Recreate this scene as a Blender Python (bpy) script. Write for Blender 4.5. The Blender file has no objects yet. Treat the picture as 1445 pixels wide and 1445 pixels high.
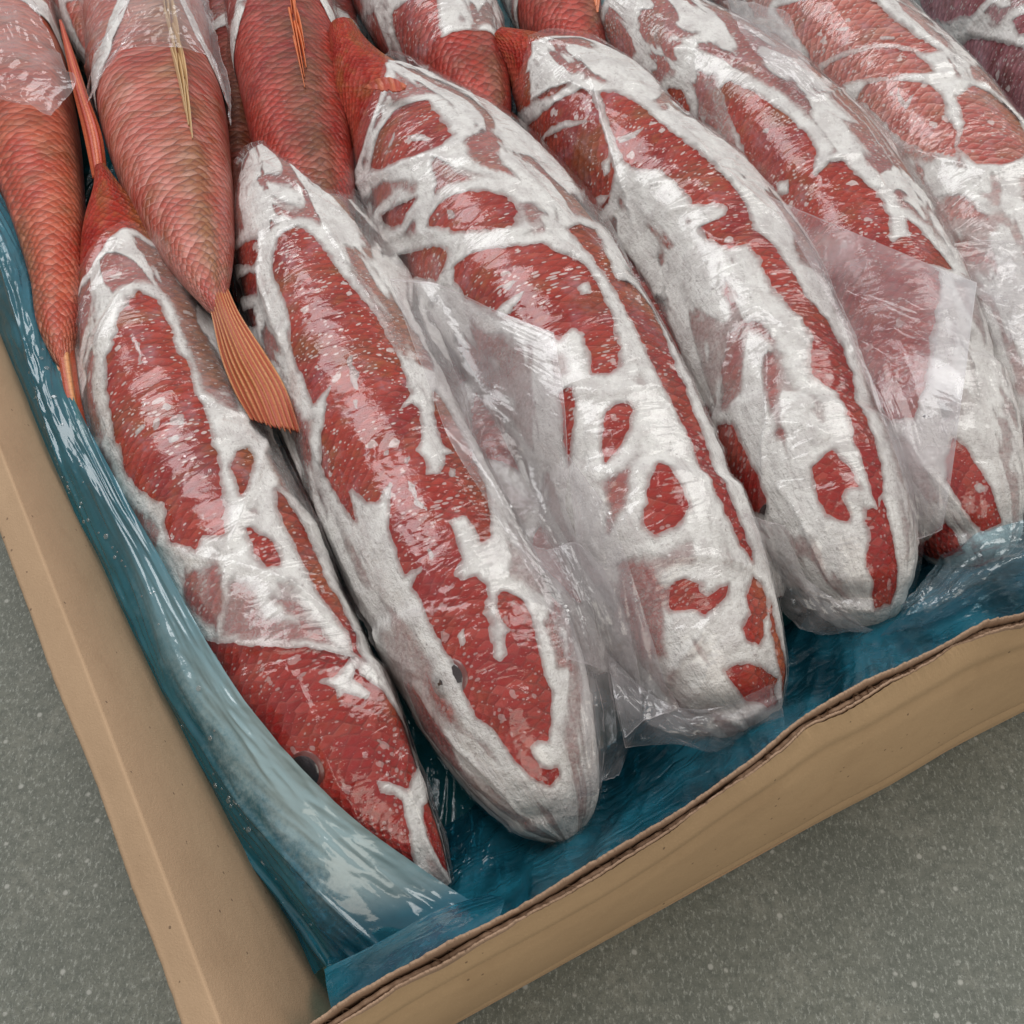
import bpy, math, random
import numpy as np
from mathutils import Vector
random.seed(4)
scene = bpy.context.scene
COL = scene.collection
# ---------------------------------------------------------------- camera
cam_data = bpy.data.cameras.new("camera")
cam_data.sensor_width = 36.0
cam_data.lens = 1549.0 / 1445.0 * 36.0
cam_data.clip_start = 0.02
cam_data.clip_end = 200.0
cam = bpy.data.objects.new("camera", cam_data)
cam.location = (0.0, 0.0, 0.58)
cam.rotation_euler = (math.radians(35), 0, 0)
COL.objects.link(cam)
scene.camera = cam
# ---------------------------------------------------------------- light
world = bpy.data.worlds.new("World")
scene.world = world
world.use_nodes = True
world.node_tree.nodes["Background"].inputs[0].default_value = (0.97, 0.985, 1.0, 1)
world.node_tree.nodes["Background"].inputs[1].default_value = 0.44
def area(name, loc, target, sx, sy, power, col):
    l = bpy.data.lights.new(name, 'AREA'); l.shape = 'RECTANGLE'; l.size = sx; l.size_y = sy; l.energy = power; l.color = col
    o = bpy.data.objects.new(name, l); COL.objects.link(o); o.location = loc
    o.rotation_euler = (Vector(target) - Vector(loc)).to_track_quat('-Z', 'Y').to_euler()
    return o
area("window_light", (1.25, 1.35, 1.75), (0.2, 0.5, 0.1), 0.9, 1.3, 18, (1.0, 0.985, 0.955))
area("window_light", (-0.85, 1.35, 1.85), (0.1, 0.5, 0.1), 1.0, 1.5, 28, (0.985, 0.99, 1.0))
area("front_fill_light", (0.5, -1.15, 1.9), (0.2, 0.2, 0.0), 1.6, 1.2, 16, (1.0, 0.93, 0.81))  # warm fill added to brighten the front wall, not a known lamp
scene.view_settings.view_transform = 'Standard'
scene.view_settings.look = 'None'
scene.view_settings.exposure = -0.05
scene.view_settings.gamma = 1.0
scene.view_settings.use_curve_mapping = False
scene.cycles.transparent_max_bounces = 24
scene.cycles.max_bounces = 8
scene.cycles.caustics_reflective = False
# ---------------------------------------------------------------- geometry helpers
def _hash(ix, iy, iz, seed):
    h = (ix * 374761393 + iy * 668265263 + iz * 2147483647 + seed * 1274126177) & 0xFFFFFFFF
    h = ((h ^ (h >> 13)) * 1274126177) & 0xFFFFFFFF
    return (h ^ (h >> 16)) & 0xFFFF
def noise(p, seed=0):
    """gradient noise of (n,3) points, about -1..1"""
    p = np.asarray(p, float)
    i = np.floor(p).astype(np.int64); f = p - i
    u = f * f * f * (f * (f * 6 - 15) + 10)
    out = 0
    for dx in (0, 1):
        for dy in (0, 1):
            for dz in (0, 1):
                h = _hash(i[:, 0] + dx, i[:, 1] + dy, i[:, 2] + dz, seed)
                a = h * (6.2831853 / 65536); b = ((h * 7919) % 65536) / 32768.0 - 1
                q = np.sqrt(1 - b * b)
                g = (f[:, 0] - dx) * np.cos(a) * q + (f[:, 1] - dy) * np.sin(a) * q + (f[:, 2] - dz) * b
                w = (u[:, 0] if dx else 1 - u[:, 0]) * (u[:, 1] if dy else 1 - u[:, 1]) * (u[:, 2] if dz else 1 - u[:, 2])
                out = out + g * w
    return out * 1.5
def fbm(p, seed=0, n=3):
    return sum(noise(p * 2 ** k, seed + k) / 2 ** k for k in range(n))
def ridged(p, seed=0, n=3):
    return sum((1 - np.abs(noise(p * 2 ** k, seed + k)) * 1.6) / 2 ** k for k in range(n)) / 1.75
def smooth(a, b, x):
    t = np.clip((x - a) / (b - a), 0, 1); return t * t * (3 - 2 * t)
def spline(K, V, x):
    """cubic Hermite through V at knots K, evaluated at x"""
    K = np.asarray(K, float); V = np.asarray(V, float)
    d = np.diff(K); s = np.diff(V, axis=0) / d[:, None]
    m = np.empty_like(V); m[0] = s[0]; m[-1] = s[-1]
    m[1:-1] = (s[:-1] * d[1:, None] + s[1:] * d[:-1, None]) / (d[1:] + d[:-1])[:, None]
    j = np.clip(np.searchsorted(K, x, side='right') - 1, 0, len(K) - 2)
    t = ((x - K[j]) / d[j])[:, None]; h = d[j][:, None]
    return (V[j] * (2 * t**3 - 3 * t**2 + 1) + m[j] * h * (t**3 - 2 * t**2 + t)
            + V[j + 1] * (-2 * t**3 + 3 * t**2) + m[j + 1] * h * (t**3 - t**2))
def fish_len(f):
    st = np.array(f['st']); return np.concatenate([[0], np.cumsum(np.linalg.norm(np.diff(st[:, :3], axis=0), axis=1))])
def fish_pos(f, U, TH):
    """surface point of fish f at U (0 tail .. 1 snout) and angle TH (radians, 0 = +x side, pi/2 = up)"""
    st = np.array(f['st']); S = fish_len(f); L = S[-1]; x = np.clip(U, 0, 1) * L
    v = spline(S, st, x); c = v[:, :3]; w = np.maximum(v[:, 3], 0.0004)
    e = 0.004
    t = spline(S, st[:, :3], np.minimum(x + e, L)) - spline(S, st[:, :3], np.maximum(x - e, 0))
    t /= np.linalg.norm(t, axis=1)[:, None]
    sd = np.stack([t[:, 1], -t[:, 0], np.zeros(len(t))], 1)
    sd /= np.linalg.norm(sd, axis=1)[:, None]
    sd *= np.where(sd[:, :1] < 0, -1, 1)
    n = np.cross(sd, t); n *= np.where(n[:, 2:] < 0, -1, 1)
    co, si = np.cos(TH), np.sin(TH); p = 0.87
    a = np.sign(co) * np.abs(co) ** p; b = np.sign(si) * np.abs(si) ** p
    dd = np.angle(np.exp(1j * (TH - np.radians(f['dors']))))
    r = 1 + 0.05 * np.exp(-(dd / 0.2) ** 2) - 0.02 * np.exp(-((np.abs(dd) - 0.45) / 0.25) ** 2)
    g = 0.765 + 0.03 * np.cos(dd * 1.3)                       # edge of the gill cover
    ad = np.abs(dd)
    r = r * (1 + 0.055 * smooth(g - 0.006, g + 0.010, U) * smooth(0.98, 0.84, U) - 0.02 * np.exp(-((U - g + .012) / .012) ** 2))
    r = r * (1 + 0.07 * np.exp(-((U - 0.885) / 0.016) ** 2 - ((ad - 0.95) / 0.22) ** 2) - 0.05 * np.exp(-((U - 0.885) / 0.04) ** 2 - ((ad - 0.95) / 0.5) ** 2))
    r = r * (1 - 0.16 * np.exp(-((U - 0.965 - .012 * np.cos(ad)) / 0.008) ** 2 - ((ad - 1.5) / 0.7) ** 2))
    r = r * (1 - 0.05 * smooth(.8, .95, U) * np.exp(-((ad - 0.5) / 0.3) ** 2))
    q = np.stack([U * L * 14, np.cos(TH) * 1.1, np.sin(TH) * 1.1], 1)
    r = r * (1 + 0.022 * noise(q, f['seed']))
    return c + (sd * a[:, None] + n * (b * f['hr'])[:, None]) * (w * r)[:, None]
def fish_nrm(f, U, TH):
    e = 2e-3; k = 1.5e-2
    du = fish_pos(f, np.minimum(U + e, 1), TH) - fish_pos(f, np.maximum(U - e, 0), TH)
    dt = fish_pos(f, U, TH + k) - fish_pos(f, U, TH - k)
    n = np.cross(du, dt); n /= np.maximum(np.linalg.norm(n, axis=1), 1e-12)[:, None]
    c = spline(fish_len(f), np.array(f['st'])[:, :3], np.clip(U, 0, 1) * fish_len(f)[-1])
    s = np.sign(((fish_pos(f, U, TH) - c) * n).sum(1)); s[s == 0] = 1
    return n * s[:, None]
def fish_flange(f, U, TH):
    """how far the bag stands off the fish: pinched fin of film along its side"""
    o = np.zeros(len(U))
    for th0, wid, u0, u1, amp in f.get('fl', []):
        d = np.angle(np.exp(1j * (TH - np.radians(th0)))) / np.radians(wid)
        um = np.clip((U - u0) / (u1 - u0), 0, 1)
        o = o + amp * np.maximum(0, 1 - np.abs(d)) ** 1.4 * np.sin(np.pi * um) ** 0.6
    return o
def fish_crease(f, U, TH):
    """sharp folds of the film: ridges along polylines on the fish"""
    S = fish_len(f)[-1]; R = f['R']; P = np.stack([U * S, TH * R], 1); o = np.zeros(len(U))
    P = P + np.stack([noise(np.stack([U * S * 60, TH * R * 60, 0 * U + k], 1), f['seed']) for k in (2, 7)], 1) * 0.0012
    rg = np.random.RandomState(f['seed']); folds = [(np.array(l) * [S, R], 1.0) for l in f['C']]
    for _ in range(26):
        a = np.array([rg.uniform(.08, .97) * S, rg.uniform(-.3, 3.3) * R]); an = rg.uniform(0, 6.28); l = rg.uniform(.02, .075)
        b = a + l * np.array([np.cos(an), np.sin(an)]); m_ = (a + b) / 2 + rg.normal(0, .003, 2); folds.append((np.array([a, m_, b]), rg.uniform(.25, .6)))
    for i, (q, amp) in enumerate(folds):
        m = ((P > q.min(0) - .012) & (P < q.max(0) + .012)).all(1)
        if not m.any(): continue
        p = P[m]; best = np.full(len(p), 1e9)
        for a, b in zip(q[:-1], q[1:]):
            e = b - a; t = np.clip(((p - a) @ e) / max((e * e).sum(), 1e-12), 0, 1); best = np.minimum(best, np.linalg.norm(p - a - t[:, None] * e, axis=1))
        h = amp * np.exp(-best / .0020) * (.0026 + .0012 * noise(np.stack([p[:, 0] * 70, p[:, 1] * 70, 0 * best + i], 1), 4))
        o[m] = np.maximum(o[m], h)
    return o
def bag_edge(f, TH):
    """U at which the bag's open end lies, per angle"""
    b = f['bag']; d = np.angle(np.exp(1j * (TH - np.radians(b[2])))) / np.radians(b[3])
    return b[0] + b[1] * np.exp(-d * d) + 0.006 * noise(np.stack([TH * 4, TH * 0, TH * 0 + f['seed']], 1), 5)
def poly_sd(P, poly):
    """signed distance (inside > 0) of points P (n,2) to a closed polygon"""
    poly = np.asarray(poly, float); A = poly; B = np.roll(poly, -1, 0)
    best = np.full(len(P), 1e9); inside = np.zeros(len(P), bool)
    for a, b in zip(A, B):
        e = b - a; l = (e * e).sum()
        if l < 1e-16: continue
        t = np.clip(((P - a) @ e) / l, 0, 1)
        d = P - a - t[:, None] * e
        best = np.minimum(best, (d * d).sum(1))
        c = (a[1] > P[:, 1]) != (b[1] > P[:, 1])
        if c.any():
            xi = a[0] + (P[:, 1] - a[1]) * e[0] / (e[1] if abs(e[1]) > 1e-12 else 1e-12)
            inside ^= c & (P[:, 0] < xi)
    d = np.sqrt(best); return np.where(inside, d, -d)
def fish_frost(f, U, TH):
    """signed frost field in metres (> 0 where frost lies under the film) and its opacity"""
    S = fish_len(f)[-1]; R = f['R']
    P = np.stack([U * S, TH * R], 1)
    X = fish_pos(f, U, TH)
    P = P + np.stack([fbm(X * 150, f['seed'] + 3, 4), fbm(X * 150 + 9.1, f['seed'] + 6, 4)], 1) * 0.0013
    def field(ps):
        o = np.full(len(P), -1.0)
        for poly in ps:
            q = np.array(poly) * [S, R]; lo = q.min(0) - 0.02; hi = q.max(0) + 0.02
            m = ((P > lo) & (P < hi)).all(1)
            if m.any(): o[m] = np.maximum(o[m], poly_sd(P[m], q))
        return o
    w = field(f['W']); fr = field(f['F']); h = field(f['H'])
    sd = np.maximum(np.minimum(-w, 0.02), fr)
    if f.get('band'):                                        # back row: frost only along the bag's hem
        sd = np.minimum(sd, f['band'] + 0.006 * fbm(X * 60, f['seed'], 2) - (U - bag_edge(f, TH)) * S)
    sd = np.minimum(sd, (U - bag_edge(f, TH)) * S - 0.001)
    op = 1 - 0.72 * smooth(-0.002, 0.004, h)
    st = np.stack([U * S * 17, TH * R * 62, 0 * U + f['seed'] * 1.3], 1)
    st[:, :2] += 1.1 * np.stack([noise(st * .7, 3), noise(st * .7, 4)], 1)
    streak = fbm(st, f['seed'] + 9, 4)
    far = smooth(0.003, 0.012, sd) * (1 - 0.30 * smooth(0.52, 0.68, U)) * (0.35 if f.get('band') else 1.0)
    op = op * (1 - far * 0.84 * smooth(-0.22, 0.22, streak))
    return sd, op
def sheet(ctrl, nr, nc, amp=0.0, freq=(40, 40), seed=0, fine=0.0, power=1.0):
    """smooth surface through a grid of control points, creased by ridged noise"""
    C = np.array(ctrl, float); R, K = C.shape[:2]
    def up(A, n):
        k = np.linspace(0, 1, A.shape[0]); x = np.linspace(0, 1, n)
        return spline(k, A.reshape(A.shape[0], -1), x).reshape((n,) + A.shape[1:])
    G = up(C, nr); G = np.swapaxes(up(np.swapaxes(G, 0, 1), nc), 0, 1)
    a = np.gradient(G, axis=0); b = np.gradient(G, axis=1)
    n = np.cross(a, b); n /= np.maximum(np.linalg.norm(n, axis=2), 1e-12)[..., None]
    if n[..., 2].mean() < 0: n = -n
    la = np.concatenate([[0], np.cumsum(np.linalg.norm(np.diff(G.mean(1), axis=0), axis=1))])
    lb = np.concatenate([[0], np.cumsum(np.linalg.norm(np.diff(G.mean(0), axis=0), axis=1))])
    uu, vv = np.meshgrid(la, lb, indexing='ij')
    p = np.stack([uu.ravel() * freq[0], vv.ravel() * freq[1], np.full(uu.size, seed * 3.7)], 1)
    p[:, :2] += np.stack([noise(p * 0.6 + 5, seed), noise(p * 0.6 + 11, seed)], 1) * 0.7
    d = (ridged(p, seed, 3) - 0.55) * amp + (ridged(p * 3.1, seed + 4, 2) - 0.55) * fine
    G = G + n * d.reshape(nr, nc)[..., None]
    return G, np.stack([uu, vv, np.zeros_like(uu)], 2)

FISH = {
'A': {"st":[[-0.2827,0.6267,0.098,0.0038],[-0.2769,0.6122,0.094,0.0084],[-0.2707,0.5941,0.086,0.0176],[-0.2529,0.5424,0.07,0.0317],[-0.2317,0.486,0.062,0.0416],[-0.208,0.4306,0.058,0.0447],[-0.1804,0.3784,0.056,0.0453],[-0.1529,0.3298,0.055,0.0442],[-0.1278,0.2857,0.053,0.0425],[-0.103,0.2454,0.05,0.0389],[-0.0801,0.2116,0.047,0.0321],[-0.0572,0.1837,0.043,0.0211],[-0.0408,0.1664,0.04,0.0107],[-0.0312,0.1581,0.038,0.0013]],"hr":1.1,"dors":40,"seed":11,"bag":[0.2,-0.07,75,40],"fl":[[24,18,0.22,0.7,0.008],[160,16,0.22,0.5,0.006]],"R":0.0319,"name":"frozen_fish","label":"bagged red fish beside the blue liner roll, its thin red tail sticking up","W":[[[0.333,1.86],[0.295,1.71],[0.261,1.46],[0.282,1.24],[0.327,1.2],[0.372,1.24],[0.385,1.14],[0.434,1.23],[0.468,1.24],[0.487,1.25],[0.532,1.35],[0.576,1.48],[0.604,1.55],[0.625,1.62],[0.613,1.81],[0.623,1.96],[0.596,2.21],[0.575,2.17],[0.567,2.05],[0.539,2.18],[0.514,2.32],[0.487,2.4],[0.46,2.26],[0.451,2.31],[0.414,2.23],[0.374,2.12],[0.344,2.02]],[[0.546,1.21],[0.529,1.03],[0.527,0.89],[0.543,0.92],[0.569,1.08],[0.59,1.29],[0.575,1.3]],[[0.626,1.41],[0.631,1.34],[0.652,1.22],[0.671,1.21],[0.678,1.28],[0.676,1.4],[0.655,1.44],[0.637,1.44]],[[0.586,0.83],[0.606,0.77],[0.64,0.7],[0.677,0.74],[0.707,0.78],[0.728,0.72],[0.771,0.76],[0.799,0.84],[0.758,0.85],[0.728,0.91],[0.699,0.95],[0.663,0.95],[0.626,0.95],[0.605,0.9]],[[0.683,2.72],[0.757,1.63],[0.792,0.91],[0.812,0.97],[0.831,0.79],[0.857,0.63],[0.872,0.07],[0.909,0.75],[0.919,1.01],[0.912,1.24],[0.897,1.52],[0.908,1.55],[0.925,1.3],[0.943,1.53],[0.957,1.7],[0.969,2.07],[0.952,2.3],[0.916,2.34],[0.878,2.36],[0.865,2.37],[0.826,2.54],[0.783,2.46],[0.752,2.44],[0.72,2.42]],[[0.938,0.84],[0.928,0.06],[0.948,0.17],[0.981,0.6],[1.0,0.6],[0.986,1.15],[0.959,1.17]]],"F":[[[0.8,1.49],[0.803,1.32],[0.795,1.11],[0.79,0.86],[0.804,0.96],[0.811,1.09],[0.83,0.92],[0.833,1.07],[0.82,1.3],[0.825,1.44],[0.814,1.39],[0.804,1.51]],[[0.461,1.58],[0.465,1.49],[0.48,1.5],[0.479,1.58]],[[0.437,1.58],[0.445,1.55],[0.456,1.56],[0.451,1.6]],[[0.457,1.75],[0.457,1.68],[0.473,1.73],[0.471,1.79]],[[0.458,2.01],[0.457,1.86],[0.463,1.85],[0.465,2.01]],[[0.486,1.69],[0.491,1.58],[0.499,1.6],[0.496,1.71]],[[0.31,0.05],[0.393,0.06],[0.43,0.09],[0.482,0.1],[0.55,0.09],[0.55,0.09],[0.48,0.11],[0.428,0.09]],[[0.333,1.64],[0.342,1.6],[0.381,1.61],[0.379,1.65]]],"H":[[[0.636,2.34],[0.638,2.06],[0.651,1.78],[0.669,1.78],[0.696,1.9],[0.711,2.19],[0.69,2.36],[0.661,2.5]],[[0.694,1.49],[0.718,1.3],[0.728,1.23],[0.744,1.42],[0.724,1.53],[0.712,1.57]],[[0.666,1.73],[0.684,1.52],[0.72,1.58],[0.751,1.17],[0.787,0.86],[0.756,1.63],[0.689,2.58],[0.709,2.17]],[[0.351,1.1],[0.342,0.85],[0.414,0.77],[0.438,0.63],[0.483,0.76],[0.467,1.0],[0.442,1.16],[0.406,1.15]],[[0.589,0.82],[0.54,0.8],[0.473,0.14],[0.527,0.1],[0.601,0.16],[0.644,0.17]],[[0.511,2.88],[0.553,2.29],[0.586,2.24],[0.589,2.57],[0.535,3.02]],[[0.259,1.1],[0.258,0.85],[0.309,0.74],[0.372,0.74],[0.374,1.11],[0.309,1.11]]],"C":[[[0.684,2.74],[0.717,2.26],[0.757,1.63],[0.795,0.93]],[[0.778,1.67],[0.817,1.69],[0.904,2.02],[0.924,2.23]],[[0.45,1.16],[0.471,1.01],[0.483,0.76],[0.44,0.13]],[[0.611,2.24],[0.649,1.77],[0.677,1.49],[0.706,1.23],[0.768,0.74]],[[0.654,1.73],[0.691,1.89],[0.713,2.21]],[[0.164,1.48],[0.216,1.86],[0.242,2.21],[0.273,2.42]],[[0.243,1.42],[0.276,1.74],[0.319,2.09]],[[0.482,3.04],[0.59,2.28],[0.62,2.11]],[[0.547,3.11],[0.579,2.43],[0.616,2.17]],[[0.444,0.13],[0.567,0.97],[0.601,1.31],[0.646,1.66]],[[0.334,1.62],[0.389,1.6]]],"eye":[0.857,129.0]},
'B': {"st":[[-0.1751,0.6559,0.078,0.0177],[-0.1605,0.6185,0.072,0.0336],[-0.134,0.5466,0.066,0.0448],[-0.1092,0.486,0.062,0.0496],[-0.0831,0.4234,0.06,0.0506],[-0.0579,0.3668,0.058,0.0491],[-0.034,0.3146,0.057,0.0484],[-0.0131,0.2723,0.054,0.0452],[0.0039,0.2334,0.05,0.0394],[0.017,0.2045,0.046,0.0292],[0.0256,0.1869,0.042,0.0169],[0.0293,0.1776,0.04,0.0014]],"hr":1.08,"dors":42,"seed":23,"bag":[0.0,-0.03,90,50],"fl":[[20,22,0.03,0.55,0.017],[165,18,0.1,0.8,0.006]],"R":0.0421,"name":"frozen_fish","label":"bagged red fish with clear film flap at its shoulder, snout near the torn cardboard edge","W":[[[0.251,2.03],[0.22,1.79],[0.22,1.58],[0.26,1.45],[0.299,1.42],[0.343,1.35],[0.379,1.25],[0.441,1.19],[0.465,1.19],[0.499,1.23],[0.521,1.24],[0.533,1.4],[0.543,1.47],[0.533,1.28],[0.546,1.24],[0.579,1.36],[0.598,1.48],[0.606,1.42],[0.631,1.48],[0.635,1.37],[0.624,1.27],[0.611,1.2],[0.609,1.03],[0.6,1.13],[0.579,1.12],[0.554,1.08],[0.519,0.93],[0.545,0.87],[0.588,0.83],[0.629,0.87],[0.66,0.9],[0.694,1.03],[0.719,1.18],[0.726,1.3],[0.713,1.31],[0.705,1.28],[0.69,1.31],[0.693,1.5],[0.712,1.51],[0.733,1.56],[0.746,1.66],[0.753,1.63],[0.755,1.51],[0.767,1.47],[0.79,1.56],[0.794,1.63],[0.803,1.57],[0.835,1.67],[0.841,1.63],[0.841,1.58],[0.822,1.52],[0.817,1.45],[0.806,1.5],[0.786,1.45],[0.778,1.35],[0.785,1.2],[0.802,1.17],[0.821,1.2],[0.848,1.24],[0.862,1.26],[0.881,1.24],[0.902,1.36],[0.919,1.5],[0.914,1.58],[0.916,1.7],[0.924,1.71],[0.935,1.69],[0.94,1.5],[0.945,1.52],[0.949,1.66],[0.943,1.81],[0.929,1.91],[0.915,1.97],[0.904,1.97],[0.888,2.02],[0.874,2.13],[0.853,2.1],[0.842,2.09],[0.83,2.08],[0.785,2.1],[0.766,2.08],[0.737,2.09],[0.728,2.0],[0.725,1.87],[0.721,1.9],[0.721,2.12],[0.7,2.06],[0.67,2.02],[0.625,1.79],[0.62,1.81],[0.637,2.03],[0.629,2.14],[0.601,2.24],[0.6,2.3],[0.638,2.39],[0.612,2.46],[0.581,2.51],[0.55,2.5],[0.523,2.32],[0.515,2.24],[0.484,1.98],[0.473,1.92],[0.483,2.24],[0.453,2.21],[0.408,2.24],[0.371,2.18],[0.393,2.17],[0.337,2.07],[0.281,2.11]],[[0.167,3.02],[0.188,2.48],[0.206,2.2],[0.227,2.22],[0.236,2.38],[0.181,3.02]],[[0.21,3.04],[0.236,2.53],[0.253,2.38],[0.278,2.5],[0.232,3.06]],[[0.253,3.08],[0.288,2.66],[0.316,2.67],[0.274,3.1]]],"F":[[[0.449,1.67],[0.45,1.62],[0.482,1.65],[0.499,1.71],[0.495,1.74]],[[0.628,1.62],[0.64,1.6],[0.656,1.65],[0.663,1.6],[0.675,1.6],[0.662,1.67],[0.648,1.68]],[[0.71,1.78],[0.71,1.72],[0.72,1.74],[0.722,1.81]],[[0.801,1.91],[0.799,1.79],[0.812,1.84],[0.814,1.92]],[[0.507,1.78],[0.511,1.73],[0.519,1.79],[0.514,1.81]],[[0.583,1.72],[0.584,1.65],[0.591,1.69],[0.59,1.75]],[[0.628,1.22],[0.631,1.14],[0.643,1.21],[0.64,1.26]],[[0.599,1.58],[0.602,1.55],[0.611,1.58],[0.608,1.6]]],"H":[[[0.267,1.31],[0.305,1.21],[0.396,1.05],[0.46,0.97],[0.459,1.2],[0.375,1.24],[0.324,1.32]],[[0.401,1.23],[0.4,0.86],[0.477,1.04],[0.465,1.16],[0.434,1.2]],[[0.796,2.8],[0.826,2.69],[0.883,2.61],[0.907,2.85],[0.895,3.01],[0.849,3.11]],[[0.811,2.45],[0.83,2.39],[0.864,2.36],[0.866,2.52],[0.84,2.53]],[[0.779,0.57],[0.833,0.84],[0.87,0.86],[0.865,1.11],[0.817,1.09]]],"C":[[[0.207,1.31],[0.31,1.26],[0.408,1.13],[0.46,1.07],[0.471,0.75],[0.526,0.96]],[[0.068,1.74],[0.154,1.36],[0.217,0.79]],[[0.793,2.75],[0.848,3.0],[0.932,2.66],[0.962,2.49]],[[0.816,2.68],[0.883,2.61],[0.938,2.39],[0.962,2.49]],[[0.98,2.2],[0.993,2.14],[0.99,1.15]],[[0.31,2.61],[0.395,2.6],[0.493,2.46],[0.561,2.53]],[[0.554,3.24],[0.644,3.21],[0.741,2.89],[0.807,2.59]],[[0.202,2.08],[0.267,2.37],[0.317,2.35],[0.377,2.35]]],"eye":[0.833,127.0]},
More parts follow.
